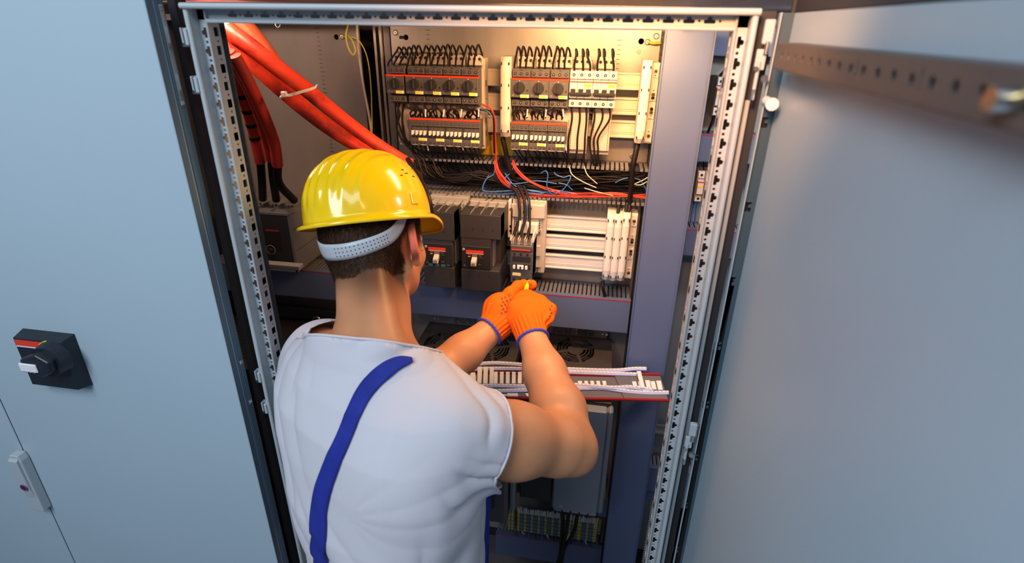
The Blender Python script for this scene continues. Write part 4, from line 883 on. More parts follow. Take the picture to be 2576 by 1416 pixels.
wire([(1632, 106, 1.445), (1645, 109, 1.44), (1662, 109, 1.45)], .0028, YELW, 'short yellow green earth wire at the upper right plate bolt')
wire([(1850, 140, 1.42), (1835, 165, 1.415), (1812, 190, 1.40)], .0035, BLKW, 'black cable entering the white fuse holder at upper right', name='cable', cat='cable')
wire([(1798, 290, 1.405), (1788, 315, 1.41), (1780, 335, 1.42)], .0032, BLKW, 'black cable leaving below the white fuse holder', name='cable', cat='cable')
for k in range(2):
    wire([(1760+k*10, 400, 1.43), (1762+k*8, 420, 1.42), (1762+k*8, 438, 1.405)], .0013, (BLUW, BLKW)[k], '%s wire entering the slim relay from above' % ('blue', 'black')[k])
    wire([(1752+k*8, 508, 1.405), (1742+k*9, 530, 1.41), (1738+k*10, 562, 1.42)], .0020, BLUW, 'blue wire leaving the slim relay downward', 'blue wires below the slim relay')
for k in range(4): wire([(1610, 1245+k*7, 1.40), (1628, 1232+k*7, 1.395), (1650, 1230+k*7, 1.40)], .0018, BLUW, 'blue wire in the right cabinet beside the elbow height', 'blue wires low in the right cabinet')
for k in range(26):
    y = 1262+k*6; x = 1640-k*1.0; a = atY(x, y, 1.40); tag(MB().box(a.x, a.x+.014, 1.398, 1.402, a.z, a.z+.0028, OFFW).build('wire_marker'), 'white wire marker tag in a column behind the right post, low down', 'marker', 'white marker tags behind the right post')
for k, P in enumerate(([(1415, 1268, 1.20), (1416, 1310, 1.23), (1412, 1360, 1.25), (1405, 1410, 1.26), (1380, 1450, 1.28)], [(1430, 1270, 1.20), (1427, 1320, 1.22), (1415, 1380, 1.24), (1400, 1430, 1.26)], [(1455, 1275, 1.20), (1450, 1310, 1.22), (1440, 1345, 1.24), (1420, 1380, 1.25), (1410, 1430, 1.27)])):
    wire(P, .0055, BLKW, ORD[k]+' thick black cable from the left hanging from the grey drive', 'thick black cables below the grey drive', 'cable', 'cable', n=10)
for k in range(14):
    x = 1300+k*15.5; wire([(x, 1335+k*2.2, 1.352), (x+R.uniform(-3, 3), 1345+k*2.2, 1.345), (x+R.uniform(-8, 8), 1358+k*2.2, 1.36)], .0012, BLUW if k % 3 else BLKW, 'thin blue or black wire below the coloured terminals', 'thin wires below the terminal blocks')
for (a, c) in (((1313, 1337), (1318, 1343)), ((1376, 1345), (1379, 1353)), ((1430, 1345), (1426, 1358)), ((1472, 1360), (1475, 1368))): tag(MB().cyl(atY(*a, 1.34), atY(*c, 1.34), .0017, OFFW, 8).build('wire_marker'), 'white marker sleeve on a wire below the coloured terminals', 'marker', 'white marker sleeves below the terminal blocks')
# big red cables
rc1 = [(520, 30, 1.12), (575, 78, 1.12), (640, 125, 1.13), (700, 172, 1.14), (770, 225, 1.15), (850, 290, 1.16), (930, 350, 1.17), (1000, 395, 1.18), (1034, 414, 1.18)]
o = wire(rc1, .0165, REDC, 'thick red sleeved cable running diagonally down to the yellow helmet', name='cable', cat='cable', n=18, radii=[.0185, .0185, .0175, .0165, .015, .0135, .0125])
rc2 = [(560, 95, 1.17), (640, 165, 1.18), (720, 235, 1.19), (800, 300, 1.20), (880, 355, 1.21), (950, 392, 1.21), (985, 410, 1.21)]
wire(rc2, .015, REDC, 'dark stained red cable tucked under the diagonal one', name='cable', cat='cable', n=18, radii=[.015, .017, .018, .017, .014, .012])
rc3 = [(590, 40, 1.24), (640, 95, 1.25), (690, 160, 1.27), (735, 220, 1.29), (775, 280, 1.30)]
wire(rc3, .016, ORC, 'faded orange red cable passing behind the diagonal red one', name='cable', cat='cable', n=18, radii=[.021, .021, .018, .014])
RD = mat('deep_red_sleeve', (.42, .025, .015), .5, noise=.35, nscale=14)
for k, P in enumerate(([(562, 120, 1.10), (590, 190, 1.14), (620, 270, 1.20), (640, 340, 1.24), (655, 408, 1.26)], [(575, 130, 1.09), (615, 200, 1.12), (650, 280, 1.18), (672, 350, 1.22), (683, 402, 1.24)], [(590, 140, 1.08), (632, 220, 1.11), (668, 300, 1.16), (690, 360, 1.2), (698, 416, 1.22)])):
    o = wire(P, .013, RD, 'dark red cable hanging down toward the large breaker, %s' % ('with black bands, leftmost', 'middle of three', 'rightmost of three')[k], 'dark red cables above the large breaker', 'cable', 'cable', n=14)
    if k == 0:
        Q = spline([atY(*p) for p in P], 6)
        for j in (9, 12, 15, 18): b = MB().cyl(Q[j], Q[j].lerp(Q[j+1], .75), .0137, BLKW, 16); c = b.build('black_band', None); c.parent = o
    e = P[-1]; wire([(e[0], e[1]-4, e[2]), (e[0]+4, e[1]+45, e[2]+.03), (e[0]+(6, 12, 42)[k], 500+k*2, 1.33)], .0105, BLKW, 'black cable core below the red sleeve, %s lug of the large breaker' % ('left', 'middle', 'right')[k], 'black cable cores above the large breaker', 'cable', 'cable', n=12)
b = MB(); c = atY(785, 230, 1.148)
def tie(p0, p1, tail, y, label):
    a = atY(*p0, y); d = atY(*p1, y); mid = a.lerp(d, .5)+Vector((0, -.024, -.004)); b = MB(); P = spline([a+Vector((0, .02, .006)), a, a.lerp(mid, .6)+Vector((0, -.004, 0)), mid, d.lerp(mid, .5)+Vector((0, -.002, -.002)), d], 5)
    b.ribbon(P, [Vector((0, -1, 0))]*len(P), .0055, .0012, mat('translucent_tie_plastic', (.72, .66, .62), .4)); t = b.build('cable_tie'); tag(t, label, 'cable tie')
    h = MB(); h.box(d.x-.006, d.x+.005, y-.006, y+.004, d.z-.007, d.z+.005, MATS['translucent_tie_plastic'], .0015); e = atY(*tail, y); h.cyl(d, e, .0032, MATS['translucent_tie_plastic'], 6); k = h.build('tie_head', None); k.parent = t
tie((788, 222), (716, 236), (706, 246), 1.125, 'white cable tie around the diagonal red cable')
tie((590, 48), (556, 74), (552, 78), 1.095, 'white cable tie at the top end of the red cables')
# ================================================================ duct lids with marker strips on top of the drives
LID = mat('grey_lid_plastic', (.13, .13, .155), .45, noise=.06, nscale=20)
def lid(label, a, c, d, e, z):
    """quad a-b back edge, d-e front edge (pixel points on height z)"""
    A, B, D, E_ = [atZ(*q, z) for q in (a, c, d, e)]
    t = thing('duct_lid', label, 'duct lid', ((A.x+E_.x)/2, (A.y+D.y)/2, z-.004), group='loose duct lids on the drives')
    MB().prism([A, B, E_, D], (0, 0, -.003), LID).build('lid_panel', t)
    for P, Q, s in ((A, B, 1), (D, E_, -1)):
        o = Vector((0, .0035*s, 0)); MB().prism([P-o, Q-o, Q+o, P+o], (0, 0, .004), mat('lid_red_edge', (.28, .008, .010), .35)).build('red_edge', t)
    return t
ZL = 1.1695
lid('long grey duct lid with red edges, lying under the row of white markers', (1110, 935), (1552, 947), (1060, 998), (1580, 1006), ZL)
lid('grey duct lid end with red edges, sticking out past the trunking at right', (1545, 941), (1660, 944), (1572, 1006), (1682, 1009), ZL+.0035)
def S(x, y): return (1000+x/3.578, 860+y/3.578)
STR = mat('marker_strip_plastic', (.72, .73, .80), .4)
def strip(P, z, label):
    Q = spline([atZ(*S(x, y), z+dz) for x, y, dz in P], 8); b = MB(); b.ribbon(Q, [Vector((0, 0, 1))]*len(Q), .0060, .0035, STR)
    o = b.build('marker_strip'); tag(o, label, 'marker strip', 'perforated white marker strips on the lids'); h = MB(); L = 0; nx = .004
    for i in range(len(Q)-1):
        seg = (Q[i+1]-Q[i]).length; d = (Q[i+1]-Q[i]).normalized()
        while L+seg > nx: f = (nx-L)/seg; p = Q[i].lerp(Q[i+1], f)+Vector((0, 0, .0035)); h.cyl(p, p+Vector((0, 0, .0002)), .0012, HOLE, 8); nx += .0098
        L += seg
    k = h.build('punched_holes', None); k.parent = o; k['kind'] = 'stuff'
    b = MB(); b.ribbon([q+Vector((0, -.0055, -.001)) for q in Q], [Vector((0, 0, 1))]*len(Q), .0045, .0018, mat('strip_shade_lilac', (.42, .46, .80), .4)); k = b.build('strip_side_shade', None); k.parent = o  # strip's shaded side put in as a lilac coloured edge
strip([(560, 225, .004), (700, 203, .006), (880, 188, .008), (1160, 208, .006), (1350, 235, .004), (1550, 243, .004), (1800, 253, .004), (1990, 253, .006), (2130, 240, .008), (2240, 240, .008)], ZL+.004, 'perforated white marker strip furthest back, arching over the lid edge')
strip([(560, 262, .0), (670, 247, .0), (870, 238, .0), (1170, 243, .0), (1350, 256, .0), (1560, 270, .0), (1850, 281, .0), (2150, 290, .0)], ZL+.006, 'perforated white marker strip second from the back')
strip([(600, 402, 0), (700, 398, 0), (900, 392, 0), (1200, 398, 0), (1420, 384, 0), (1620, 386, 0), (1780, 399, 0), (1950, 410, 0), (2100, 405, 0), (2300, 432, 0)], ZL+.006, 'perforated white marker strip just in front of the loose tabs')
strip([(640, 425, 0), (740, 432, 0), (900, 438, 0), (1200, 430, 0), (1420, 420, 0), (1650, 415, 0), (1850, 415, 0), (2050, 440, 0), (2250, 455, 0), (2440, 455, 0)], ZL+.003, 'perforated white marker strip nearest the viewer')
TAB = mat('marker_tab_plastic', (.78, .77, .76), .42)
def tab(x0, x1, y0, y1, sk=0, z=ZL+.008):
    P = [atZ(*S(*q), z) for q in ((x0, y0), (x1, y0), (x1+sk, y1), (x0+sk, y1))]; o = MB().prism(P, (0, 0, -.0022), TAB).build('marker_tab')
    tag(o, 'blank white marker tab lying on the duct lid by the perforated strips', 'marker', 'blank white marker tabs on the duct lids')
for x in range(6): tab(612+x*17, 622+x*17, 300, 372, 0, ZL+.003)
tab(655, 700, 275, 372); tab(722, 762, 222, 372, -6, ZL+.011); tab(775, 815, 222, 372, -5, ZL+.011); tab(832, 868, 222, 372, -5, ZL+.011)
for k in range(6): tab(868+k*54, 902+k*54, 268, 372, -2)
for k in range(5): tab(1622+k*54+(4 if k else 0), 1658+k*54, 350, 388 if k < 4 else 386, 8)
tab(1200, 1235, 268, 372); tab(1254, 1290, 268, 374); tab(1308, 1344, 270, 376)
tab(2110, 2146, 355, 400, 14); tab(2165, 2195, 358, 408, 12); tab(2152, 2190, 262, 410, 38, ZL+.012); tab(2228, 2268, 344, 415, 16); tab(2275, 2315, 353, 425, 18); tab(2328, 2370, 348, 428, 18)
tab(880, 1085, 470, 498, 0, ZL+.003); tab(985, 1080, 460, 485, 6, ZL+.006); tab(1150, 1210, 462, 500, 20, ZL+.003)

wire([(1026, 400, 1.16), (1046, 432, 1.12), (1066, 468, 1.08), (1080, 505, 1.05), (1086, 545, 1.05)], .0055, BLKW, 'black cable emerging from the red sleeve along the helmet edge', name='cable', cat='cable', n=10)
a = atY(1208, 338, 1.452); c = atY(1290, 404, 1.452); o = MB().box(a.x, c.x, 1.4565, 1.4590, c.z, a.z, mat('yellow_patch_colour', (.75, .50, .02), .4), .0005).build('yellow_patch'); tag(o, 'yellow patch on the plate behind the long beige cover', 'sheet')  # flat yellow patch laid on the plate
# ================================================================ the worker
def nv(*a): return np.array(a, dtype=np.float64)
def AY(px, py, y): return np.array(atY(px, py, y))
def rc(p, a, b, ra, rb):
    ab = b-a; t = np.clip(((p-a)@ab)/(ab@ab), 0, 1); return np.linalg.norm(p-a-t[:, None]*ab, axis=1)-(ra+(rb-ra)*t)
def chain(p, pts, rad, k=.008):
    d = None
    for i in range(len(pts)-1):
        q = rc(p, pts[i], pts[i+1], rad[i], rad[i+1]); d = q if d is None else smin(d, q, k)
    return d
def el(p, c, ax, r):
    q = (p-c)@np.array(ax).T; r = np.array(r); k0 = np.linalg.norm(q/r, axis=1); k1 = np.linalg.norm(q/(r*r), axis=1)+1e-9; return k0*(k0-1)/k1
def smin(a, b, k): h = np.clip(.5+.5*(b-a)/k, 0, 1); return b*(1-h)+a*h-k*h*(1-h)
def smax(a, b, k): return -smin(-a, -b, k)
def sstep(x, a, b): t = np.clip((x-a)/(b-a), 0, 1); return t*t*(3-2*t)
def surface(fn, lo, hi, h):
    """dual surface of fn<0 on a grid; blocks far from the surface are skipped"""
    lo = np.array(lo); n = np.ceil((np.array(hi)-lo)/h).astype(int)+1; B = 12; nb = -(-n//B); F = np.empty(tuple(nb*B), np.float32)
    bi = np.stack(np.meshgrid(*[np.arange(k) for k in nb], indexing='ij'), -1).reshape(-1, 3)
    cen = lo+(bi*B+(B-1)/2)*h; dc = fn(cen); R_ = B*h*.87*1.25+.004
    off = np.stack(np.meshgrid(*[np.arange(B)]*3, indexing='ij'), -1).reshape(-1, 3)
    for j in np.where(np.abs(dc) > R_)[0]: a = bi[j]*B; F[a[0]:a[0]+B, a[1]:a[1]+B, a[2]:a[2]+B] = np.sign(dc[j])
    act = np.where(np.abs(dc) <= R_)[0]
    for s in range(0, len(act), 160):
        js = act[s:s+160]; P = (lo+(bi[js][:, None, :]*B+off[None])*h).reshape(-1, 3); V = fn(P).reshape(len(js), B, B, B)
        for q, j in enumerate(js): a = bi[j]*B; F[a[0]:a[0]+B, a[1]:a[1]+B, a[2]:a[2]+B] = V[q]
    S_ = F < 0; N = np.array(F.shape)-1; cnt = np.zeros(tuple(N), np.int8); pos = np.zeros(tuple(N)+(3,), np.float32); mixed = np.zeros(tuple(N), bool)
    c8 = [(i, j, k) for i in (0, 1) for j in (0, 1) for k in (0, 1)]
    sl = lambda A_, c: A_[c[0]:c[0]+N[0], c[1]:c[1]+N[1], c[2]:c[2]+N[2]]
    ins = sum(sl(S_, c).astype(np.int8) for c in c8); mixed = (ins > 0) & (ins < 8)
    I = np.argwhere(mixed); acc = np.zeros((len(I), 3)); cn = np.zeros(len(I))
    for a in c8:
        for ax in range(3):
            if a[ax]: continue
            b = list(a); b[ax] = 1; ia = I+a; ib = I+b
            fa = F[ia[:, 0], ia[:, 1], ia[:, 2]]; fb = F[ib[:, 0], ib[:, 1], ib[:, 2]]; m_ = (fa < 0) != (fb < 0)
            t = np.where(m_, np.clip(fa/np.where(m_, fa-fb, 1), 0, 1), 0); q = np.repeat(np.array([a], float), len(I), 0); q[:, ax] += t
            acc[m_] += q[m_]; cn[m_] += 1
    V = lo+(I+acc/cn[:, None])*h; idx = -np.ones(tuple(N), np.int64); idx[mixed] = np.arange(len(I)); quads = []
    for ax in range(3):
        o1, o2 = [(1, 2), (2, 0), (0, 1)][ax]; s0 = [slice(1, -1)]*3; A0 = S_[:-1, :-1, :-1]
        b = [slice(0, N[0]), slice(0, N[1]), slice(0, N[2])]; b[ax] = slice(1, N[ax]+1); Bx = S_[tuple(b)]
        E_ = np.argwhere(A0 != Bx); E_ = E_[(E_[:, o1] > 0) & (E_[:, o2] > 0)]
        d1 = np.zeros(3, int); d1[o1] = 1; d2 = np.zeros(3, int); d2[o2] = 1
        g = lambda q: idx[q[:, 0], q[:, 1], q[:, 2]]
        Q = np.stack([g(E_), g(E_-d1), g(E_-d1-d2), g(E_-d2)], 1); fl = ~A0[E_[:, 0], E_[:, 1], E_[:, 2]]; Q[fl] = Q[fl][:, ::-1]; quads.append(Q)
    Q = np.concatenate(quads); Q = Q[(Q >= 0).all(1)]
    for _ in range(2):  # project on the true surface
        d = fn(V); g_ = grad(fn, V); V = V-g_*np.clip(d, -h, h)[:, None]*.8
    return V, Q
def grad(fn, V, e=.0008):
    g = np.stack([fn(V+np.eye(3)[i]*e)-fn(V-np.eye(3)[i]*e) for i in range(3)], 1); return g/(np.linalg.norm(g, axis=1)[:, None]+1e-9)
def mk(name, V, Q, m_, parent=None, off=None, solid=0.):
    if off is not None: V = V-np.array(off)
    me = bpy.data.meshes.new(name); me.from_pydata(V.tolist(), [], Q.tolist()); me.materials.append(m_) if not isinstance(m_, list) else [me.materials.append(x) for x in m_]
    me.polygons.foreach_set('use_smooth', [True]*len(me.polygons)); me.update(); o = put(bpy.data.objects.new(name, me), parent)
    if solid: s = o.modifiers.new('s', 'SOLIDIFY'); s.thickness = solid; s.offset = 0
    return o
def cut(V, Q, keep, cfn, fn=None, it=3):
    """keep faces whose vertices pass, then slide the border vertices onto cfn = 0"""
    kq = keep[Q].all(1); Q = Q[kq]; used = np.unique(Q); mp_ = -np.ones(len(V), int); mp_[used] = np.arange(len(used)); V = V[used].copy(); Q = mp_[Q]
    E_ = np.sort(np.concatenate([Q[:, [0, 1]], Q[:, [1, 2]], Q[:, [2, 3]], Q[:, [3, 0]]]), 1); u, c = np.unique(E_, axis=0, return_counts=True); b = np.unique(u[c == 1])
    for _ in range(it):
        P = V[b]; d = cfn(P); g = grad(cfn, P); m_ = np.abs(d) < .02; V[b] = P-g*(np.where(m_, d, 0))[:, None]
        if fn is not None: P = V[b]; V[b] = P-grad(fn, P)*fn(P)[:, None]
    return V, Q
def march(fn, px, py, t0=.45, t1=1.3):
    """first point of the surface fn = 0 along the line of sight"""
    d = ray(px, py); d = d/np.linalg.norm(d); o = nv(0, 0, CAMZ); t = t0
    for _ in range(160):
        s = float(fn((o+d*t)[None])[0])
        if s < .0003: break
        t += max(s*.6, .0004)
        if t > t1*1.6: return None
    return o+d*t
TH = math.radians(33); FW = nv(math.sin(TH), math.cos(TH), 0); RT = nv(math.cos(TH), -math.sin(TH), 0); UP = nv(0, 0, 1)
SR = nv(-.197, .635, 1.450); SL = nv(-.495, .815, 1.425); NB = nv(-.338, .715, 1.535)
ER = AY(1438, 1124, .78); WR = AY(1338, 848, 1.0); EL = AY(1010, 1015, .83); WL = AY(1238, 828, 1.03)
HC = AY(942, 572, .885)
# ---- torso: loft of ellipses along the spine
TZ = np.array([.84, .95, 1.08, 1.20, 1.30, 1.38, 1.44, 1.49, 1.53])
TX = np.array([-.275, -.275, -.285, -.303, -.322, -.330, -.338, -.342, -.342])
TY = np.array([.60, .60, .618, .640, .665, .690, .702, .712, .720])
TA = np.array([.165, .165, .150, .150, .172, .190, .190, .165, .10])
TB = np.array([.120, .125, .110, .112, .126, .128, .118, .095, .065])
def torso(p, off=0.):
    z = p[:, 2]; x = p[:, 0]-np.interp(z, TZ, TX); y = p[:, 1]-np.interp(z, TZ, TY); a = np.interp(z, TZ, TA)+off; b = np.interp(z, TZ, TB)+off
    u = x*RT[0]+y*RT[1]; v = x*FW[0]+y*FW[1]; e = 2.35
    k = (np.abs(u/a)**e+np.abs(v/b)**e+1e-12)**(1/e); d = (k-1)*np.sqrt((u*u+v*v+1e-9))/(k+1e-6)
    d = smax(d, z-1.535-off, .05); return smax(d, .88-z, .03)
def trunk(p, off=0.):
    d = torso(p, off)
    d = smin(d, rc(p, SR+nv(-.03, .03, .0), NB+RT*.05+nv(0, 0, -.045), .058+off, .046+off), .05)
    d = smin(d, rc(p, SL+nv(.03, -.02, .0), NB-RT*.05+nv(0, 0, -.045), .058+off, .046+off), .05)
    d = smin(d, el(p, SR+nv(-.055, -.035, -.075), (RT, FW, UP), (.075+off, .06+off, .10+off)), .05)
    d = smin(d, el(p, SL+nv(.045, -.085, -.05), (RT, FW, UP), (.07+off, .055+off, .10+off)), .05)
    return d
def armR(p, off=0.): 
    u = SR+(ER-SR)*.5; q = nv(0, 0, -.004)
    d = chain(p, [SR, u+q, ER-(ER-SR)*.12, ER], [.062+off, .0580+off, .048+off, .040+off], .03)
    f = ER+(WR-ER)*.30; d = smin(d, chain(p, [ER, f, ER+(WR-ER)*.65, WR], [.041+off, .0495+off, .040+off, .0285+off], .02), .022)
    d = smin(d, el(p, ER+nv(.012, -.016, -.006), np.eye(3), (.026+off, .026+off, .028+off)), .02)
    return d
def armL(p, off=0.):
    d = chain(p, [SL, (SL+EL)/2, EL], [.060+off, .056+off, .043+off], .03); f = EL+(WL-EL)*.32
    return smin(d, chain(p, [EL, f, EL+(WL-EL)*.66, WL], [.042+off, .047+off, .038+off, .029+off], .02), .02)
# ---- head
def rot(yaw, pitch, roll):
    y, p_, r = map(math.radians, (yaw, pitch, roll)); f = nv(math.sin(y)*math.cos(p_), math.cos(y)*math.cos(p_), -math.sin(p_)); r0 = nv(math.cos(y), -math.sin(y), 0); u0 = np.cross(r0, f)
    return f, r0*math.cos(r)+u0*math.sin(r), u0*math.cos(r)-r0*math.sin(r)
HF, HR, HU = rot(15, 20, 12)
def HP_(f, r, u): return HC+HF*f+HR*r+HU*u
NK0 = AY(949, 880, .745); NK1 = AY(952, 690, .850)
EARR = HP_(.002, .079, -.030); EARL = HP_(.002, -.079, -.030)
def ear(p, C, s):
    X_ = (HF*.86+HR*(-.50*s)); X_ = X_/np.linalg.norm(X_); Z_ = HU*.97-HF*.22; Z_ = Z_-X_*(Z_@X_); Z_ /= np.linalg.norm(Z_); Y_ = np.cross(Z_, X_)
    q = p-C; x = q@X_; y = q@Y_; z = q@Z_; ez = z/.036; w = .0175*np.sqrt(np.clip(1-ez*ez*.9, .02, 1))+.002*ez
    rr = np.sqrt((x/.0195)**2+(z/.0365)**2); body = np.sqrt(((rr-.86)*.020)**2+(y*.75)**2)-.0050
    inner = el(p, C+Z_*.002, (X_, Y_, Z_), (.0160, .0044, .032)); d = smin(body, inner, .004); lobe = np.linalg.norm(q-(-X_*.002-Z_*.034), axis=1)-.0072
    d = smin(d, lobe, .006); return smax(d, -(np.linalg.norm(q-(X_*.004-Z_*.004+Y_*(.007 if s > 0 else -.007)), axis=1)-.007), .003)
def skull(p, off=0.):
    A_ = (HF, HR, HU)
    d = el(p, HP_(-.012, 0, .018), A_, (.096+off, .076+off, .098+off))
    d = smin(d, el(p, HP_(-.050, .004, -.028), A_, (.048+off, .056+off, .056+off)), .03)
    d = smin(d, el(p, HP_(.040, 0, -.045), A_, (.050+off, .060+off, .075+off)), .03)
    return d
def head(p):
    A_ = (HF, HR, HU); d = skull(p)
    d = smin(d, el(p, HP_(.052, 0, -.095), A_, (.034, .045, .030)), .028)        # jaw, chin
    d = smin(d, rc(p, HP_(.010, .054, -.078), HP_(.060, .022, -.108), .015, .015), .02); d = smin(d, rc(p, HP_(.010, -.054, -.078), HP_(.060, -.022, -.108), .015, .015), .02)
    d = smin(d, rc(p, HP_(.086, 0, -.018), HP_(.106, 0, -.048), .007, .011), .012)   # nose
    d = smin(d, rc(p, HP_(.082, -.028, .0), HP_(.082, .028, .0), .010, .010), .012)   # brow
    for s in (-1, 1):
        d = smax(d, -(np.linalg.norm(p-HP_(.098, .030*s, -.020), axis=1)-.013), .010); d = smin(d, np.linalg.norm(p-HP_(.056, .040*s, -.052), axis=1)-.024, .018)
    d = smin(d, rc(p, HP_(.088, -.016, -.076), HP_(.088, .016, -.076), .0055, .0055), .006); d = smax(d, -(rc(p, HP_(.096, -.018, -.0735), HP_(.096, .018, -.0735), .0015, .0015)), .003)
    return d
def neck(p):
    d = chain(p, [NK0, (NK0+NK1)/2+nv(0, -.002, 0), NK1], [.058, .0495, .0505], .03)
    d = smin(d, rc(p, HP_(-.050, .026, -.055), NB+RT*.032+nv(0, -.01, .01), .022, .034), .03); d = smin(d, rc(p, HP_(-.050, -.024, -.055), NB-RT*.030+nv(0, -.01, .01), .020, .032), .03)
    return d
def hands_stub(p):
    a = WR+(WR-ER)/np.linalg.norm(WR-ER)*.035; b = WL+(WL-EL)/np.linalg.norm(WL-EL)*.035
    return np.minimum(rc(p, WR, a, .0275, .024), rc(p, WL, b, .0275, .024))
def body(p):
    d = smin(head(p), neck(p), .024); d = smin(d, ear(p, EARR, 1), .004); d = smin(d, ear(p, EARL, -1), .004)
    d = smin(d, trunk(p, -.012), .045); d = smin(d, smin(armR(p), armL(p), .001), .02); return smin(d, hands_stub(p), .012)
SKIN = bpy.data.materials.new('skin'); SKIN.use_nodes = True
def skin_nodes():
    nt = SKIN.node_tree; b = nt.nodes['Principled BSDF']; b.inputs['Roughness'].default_value = .45; b.inputs['Specular IOR Level'].default_value = .35
    b.inputs['Subsurface Weight'].default_value = .12; b.inputs['Subsurface Radius'].default_value = (1, .3, .15); b.inputs['Subsurface Scale'].default_value = .008
    at_ = nt.nodes.new('ShaderNodeVertexColor'); at_.layer_name = 'tone'; tc = nt.nodes.new('ShaderNodeTexCoord')
    n = nt.nodes.new('ShaderNodeTexNoise'); n.inputs['Scale'].default_value = 26; n.inputs['Detail'].default_value = 6; nt.links.new(tc.outputs['Object'], n.inputs['Vector'])
    mx = nt.nodes.new('ShaderNodeMixRGB'); mx.blend_type = 'MULTIPLY'; mx.inputs[0].default_value = .35; r = nt.nodes.new('ShaderNodeValToRGB'); r.color_ramp.elements[0].color = (.82, .70, .62, 1); r.color_ramp.elements[1].color = (1, 1, 1, 1); r.color_ramp.elements[0].position = .3; r.color_ramp.elements[1].position = .7
    nt.links.new(n.outputs['Fac'], r.inputs[0]); nt.links.new(at_.outputs['Color'], mx.inputs[1]); nt.links.new(r.outputs[0], mx.inputs[2]); nt.links.new(mx.outputs[0], b.inputs['Base Color'])
    n2 = nt.nodes.new('ShaderNodeTexNoise'); n2.inputs['Scale'].default_value = 900; bp = nt.nodes.new('ShaderNodeBump'); bp.inputs['Strength'].default_value = .12; bp.inputs['Distance'].default_value = .0006
    nt.links.new(tc.outputs['Object'], n2.inputs['Vector']); nt.links.new(n2.outputs['Fac'], bp.inputs['Height']); nt.links.new(bp.outputs[0], b.inputs['Normal'])
skin_nodes()
per = thing('person', 'worker seen from behind in yellow helmet, white shirt, blue suspenders and orange gloves', 'person', (-.29, .60, 0)); PO = np.array(per.location)
V, Q = surface(body, (-.66, .44, 1.14), (.10, 1.12, 1.83), .0042)
bo = mk('body', V, Q, SKIN, per, PO)
# skin tones of the man himself: redder ears, short hair colour on scalp
q = V-HC; hf, hr, hu = q@HF, q@HR, q@HU
base = np.tile(nv(.57, .265, .13), (len(V), 1)); er = np.minimum(np.linalg.norm(V-EARR, axis=1), np.linalg.norm(V-EARL, axis=1)); w = (1-sstep(er, .028, .042))*sstep(np.abs(hr), .070, .078)
base = base*(1-w[:, None])+nv(.72, .17, .10)*w[:, None]
def hairmask(P):
    """1 where the short hair is dense, 0 on bare skin (head space)"""
    q = P-HC; f, r, u = q@HF, q@HR, q@HU
    line = np.where(f < -.01, -.112+.010*np.cos(r*40), np.interp(f, [-.01, .0, .012, .028, .05, .075, .1], [-.090, -.040, -.008, -.035, -.020, .03, .05]))
    m_ = sstep(u-line, -.030, .034); return np.where(np.linalg.norm(q, axis=1) < .21, m_, 0)
hm = hairmask(V)*(1-sstep(-er, -.030, -.020)); HAIRC = nv(.060, .026, .012)
cm = base*(1-hm[:, None]*.85)+HAIRC*(hm[:, None]*.85)
ca = bo.data.color_attributes.new('tone', 'FLOAT_COLOR', 'POINT'); ca.data.foreach_set('color', np.concatenate([cm, np.ones((len(V), 1))], 1).astype(np.float32).ravel())
# short hair: thin tapered strands standing on the scalp
def hair():
    rr = np.random.default_rng(3); N = 30000; dirs = rr.normal(size=(N, 3)); dirs /= np.linalg.norm(dirs, axis=1)[:, None]
    P = HP_(-.012, 0, -.015)+dirs*.085
    for _ in range(6): P = P-grad(skull, P)*skull(P)[:, None]
    for _ in range(2): P = P-grad(body, P)*body(P)[:, None]
    m_ = hairmask(P); q = P-HC; keep = (rr.random(N) < m_**1.3) & (q@HU < .045) & (np.minimum(np.linalg.norm(P-EARR, axis=1), np.linalg.norm(P-EARL, axis=1)) > .026) & (q@HF < .085)
    P = P[keep]; m_ = m_[keep]; n_ = grad(body, P); dn = -HU-HF*.25+rr.normal(size=P.shape)*.30; dn = dn-n_*(np.sum(dn*n_, 1))[:, None]; dn /= np.linalg.norm(dn, axis=1)[:, None]
    L = (.007+.009*m_)*rr.uniform(.7, 1.2, len(P)); d = dn*.88+n_*.33; side = np.cross(dn, n_); w_ = .00042
    V_ = np.stack([P-side*w_-n_*.0006, P+side*w_-n_*.0006, P+d*(L*.6)[:, None]+side*w_*.6+n_*.0008, P+d*(L*.6)[:, None]-side*w_*.6+n_*.0008, P+(d*.97-n_*.10)*L[:, None]], 1).reshape(-1, 3)
    k = np.arange(len(P))*5; F_ = [(a, a+1, a+2, a+3) for a in k]+[(a+3, a+2, a+4) for a in k]
    me = bpy.data.meshes.new('hair'); me.from_pydata((V_-PO).tolist(), [], F_); me.materials.append(mat('dark_brown_hair', (.060, .027, .012), .6, spec=.2, col2=(.03, .013, .006), nscale=60))
    o = put(bpy.data.objects.new('hair', me), per); o['kind'] = 'stuff'; return o
hair()
for s in (-1, 1):
    c = HP_(.0875, .030*s, -.020); b = MB(); bm = bmesh.new(); bmesh.ops.create_uvsphere(bm, u_segments=16, v_segments=10, radius=.0115)
    b.add([Vector(c)+v.co for v in bm.verts], [[v.index for v in f.verts] for f in bm.faces], WHITE, True); bm.free(); e = b.build('eye', per); e.location = (0, 0, 0)
    i_ = HP_(.0985, .030*s, -.021); MB().cyl(i_, i_+HF*.0012, .0045, mat('brown_iris', (.10, .05, .02), .3), 12).build('iris', e)
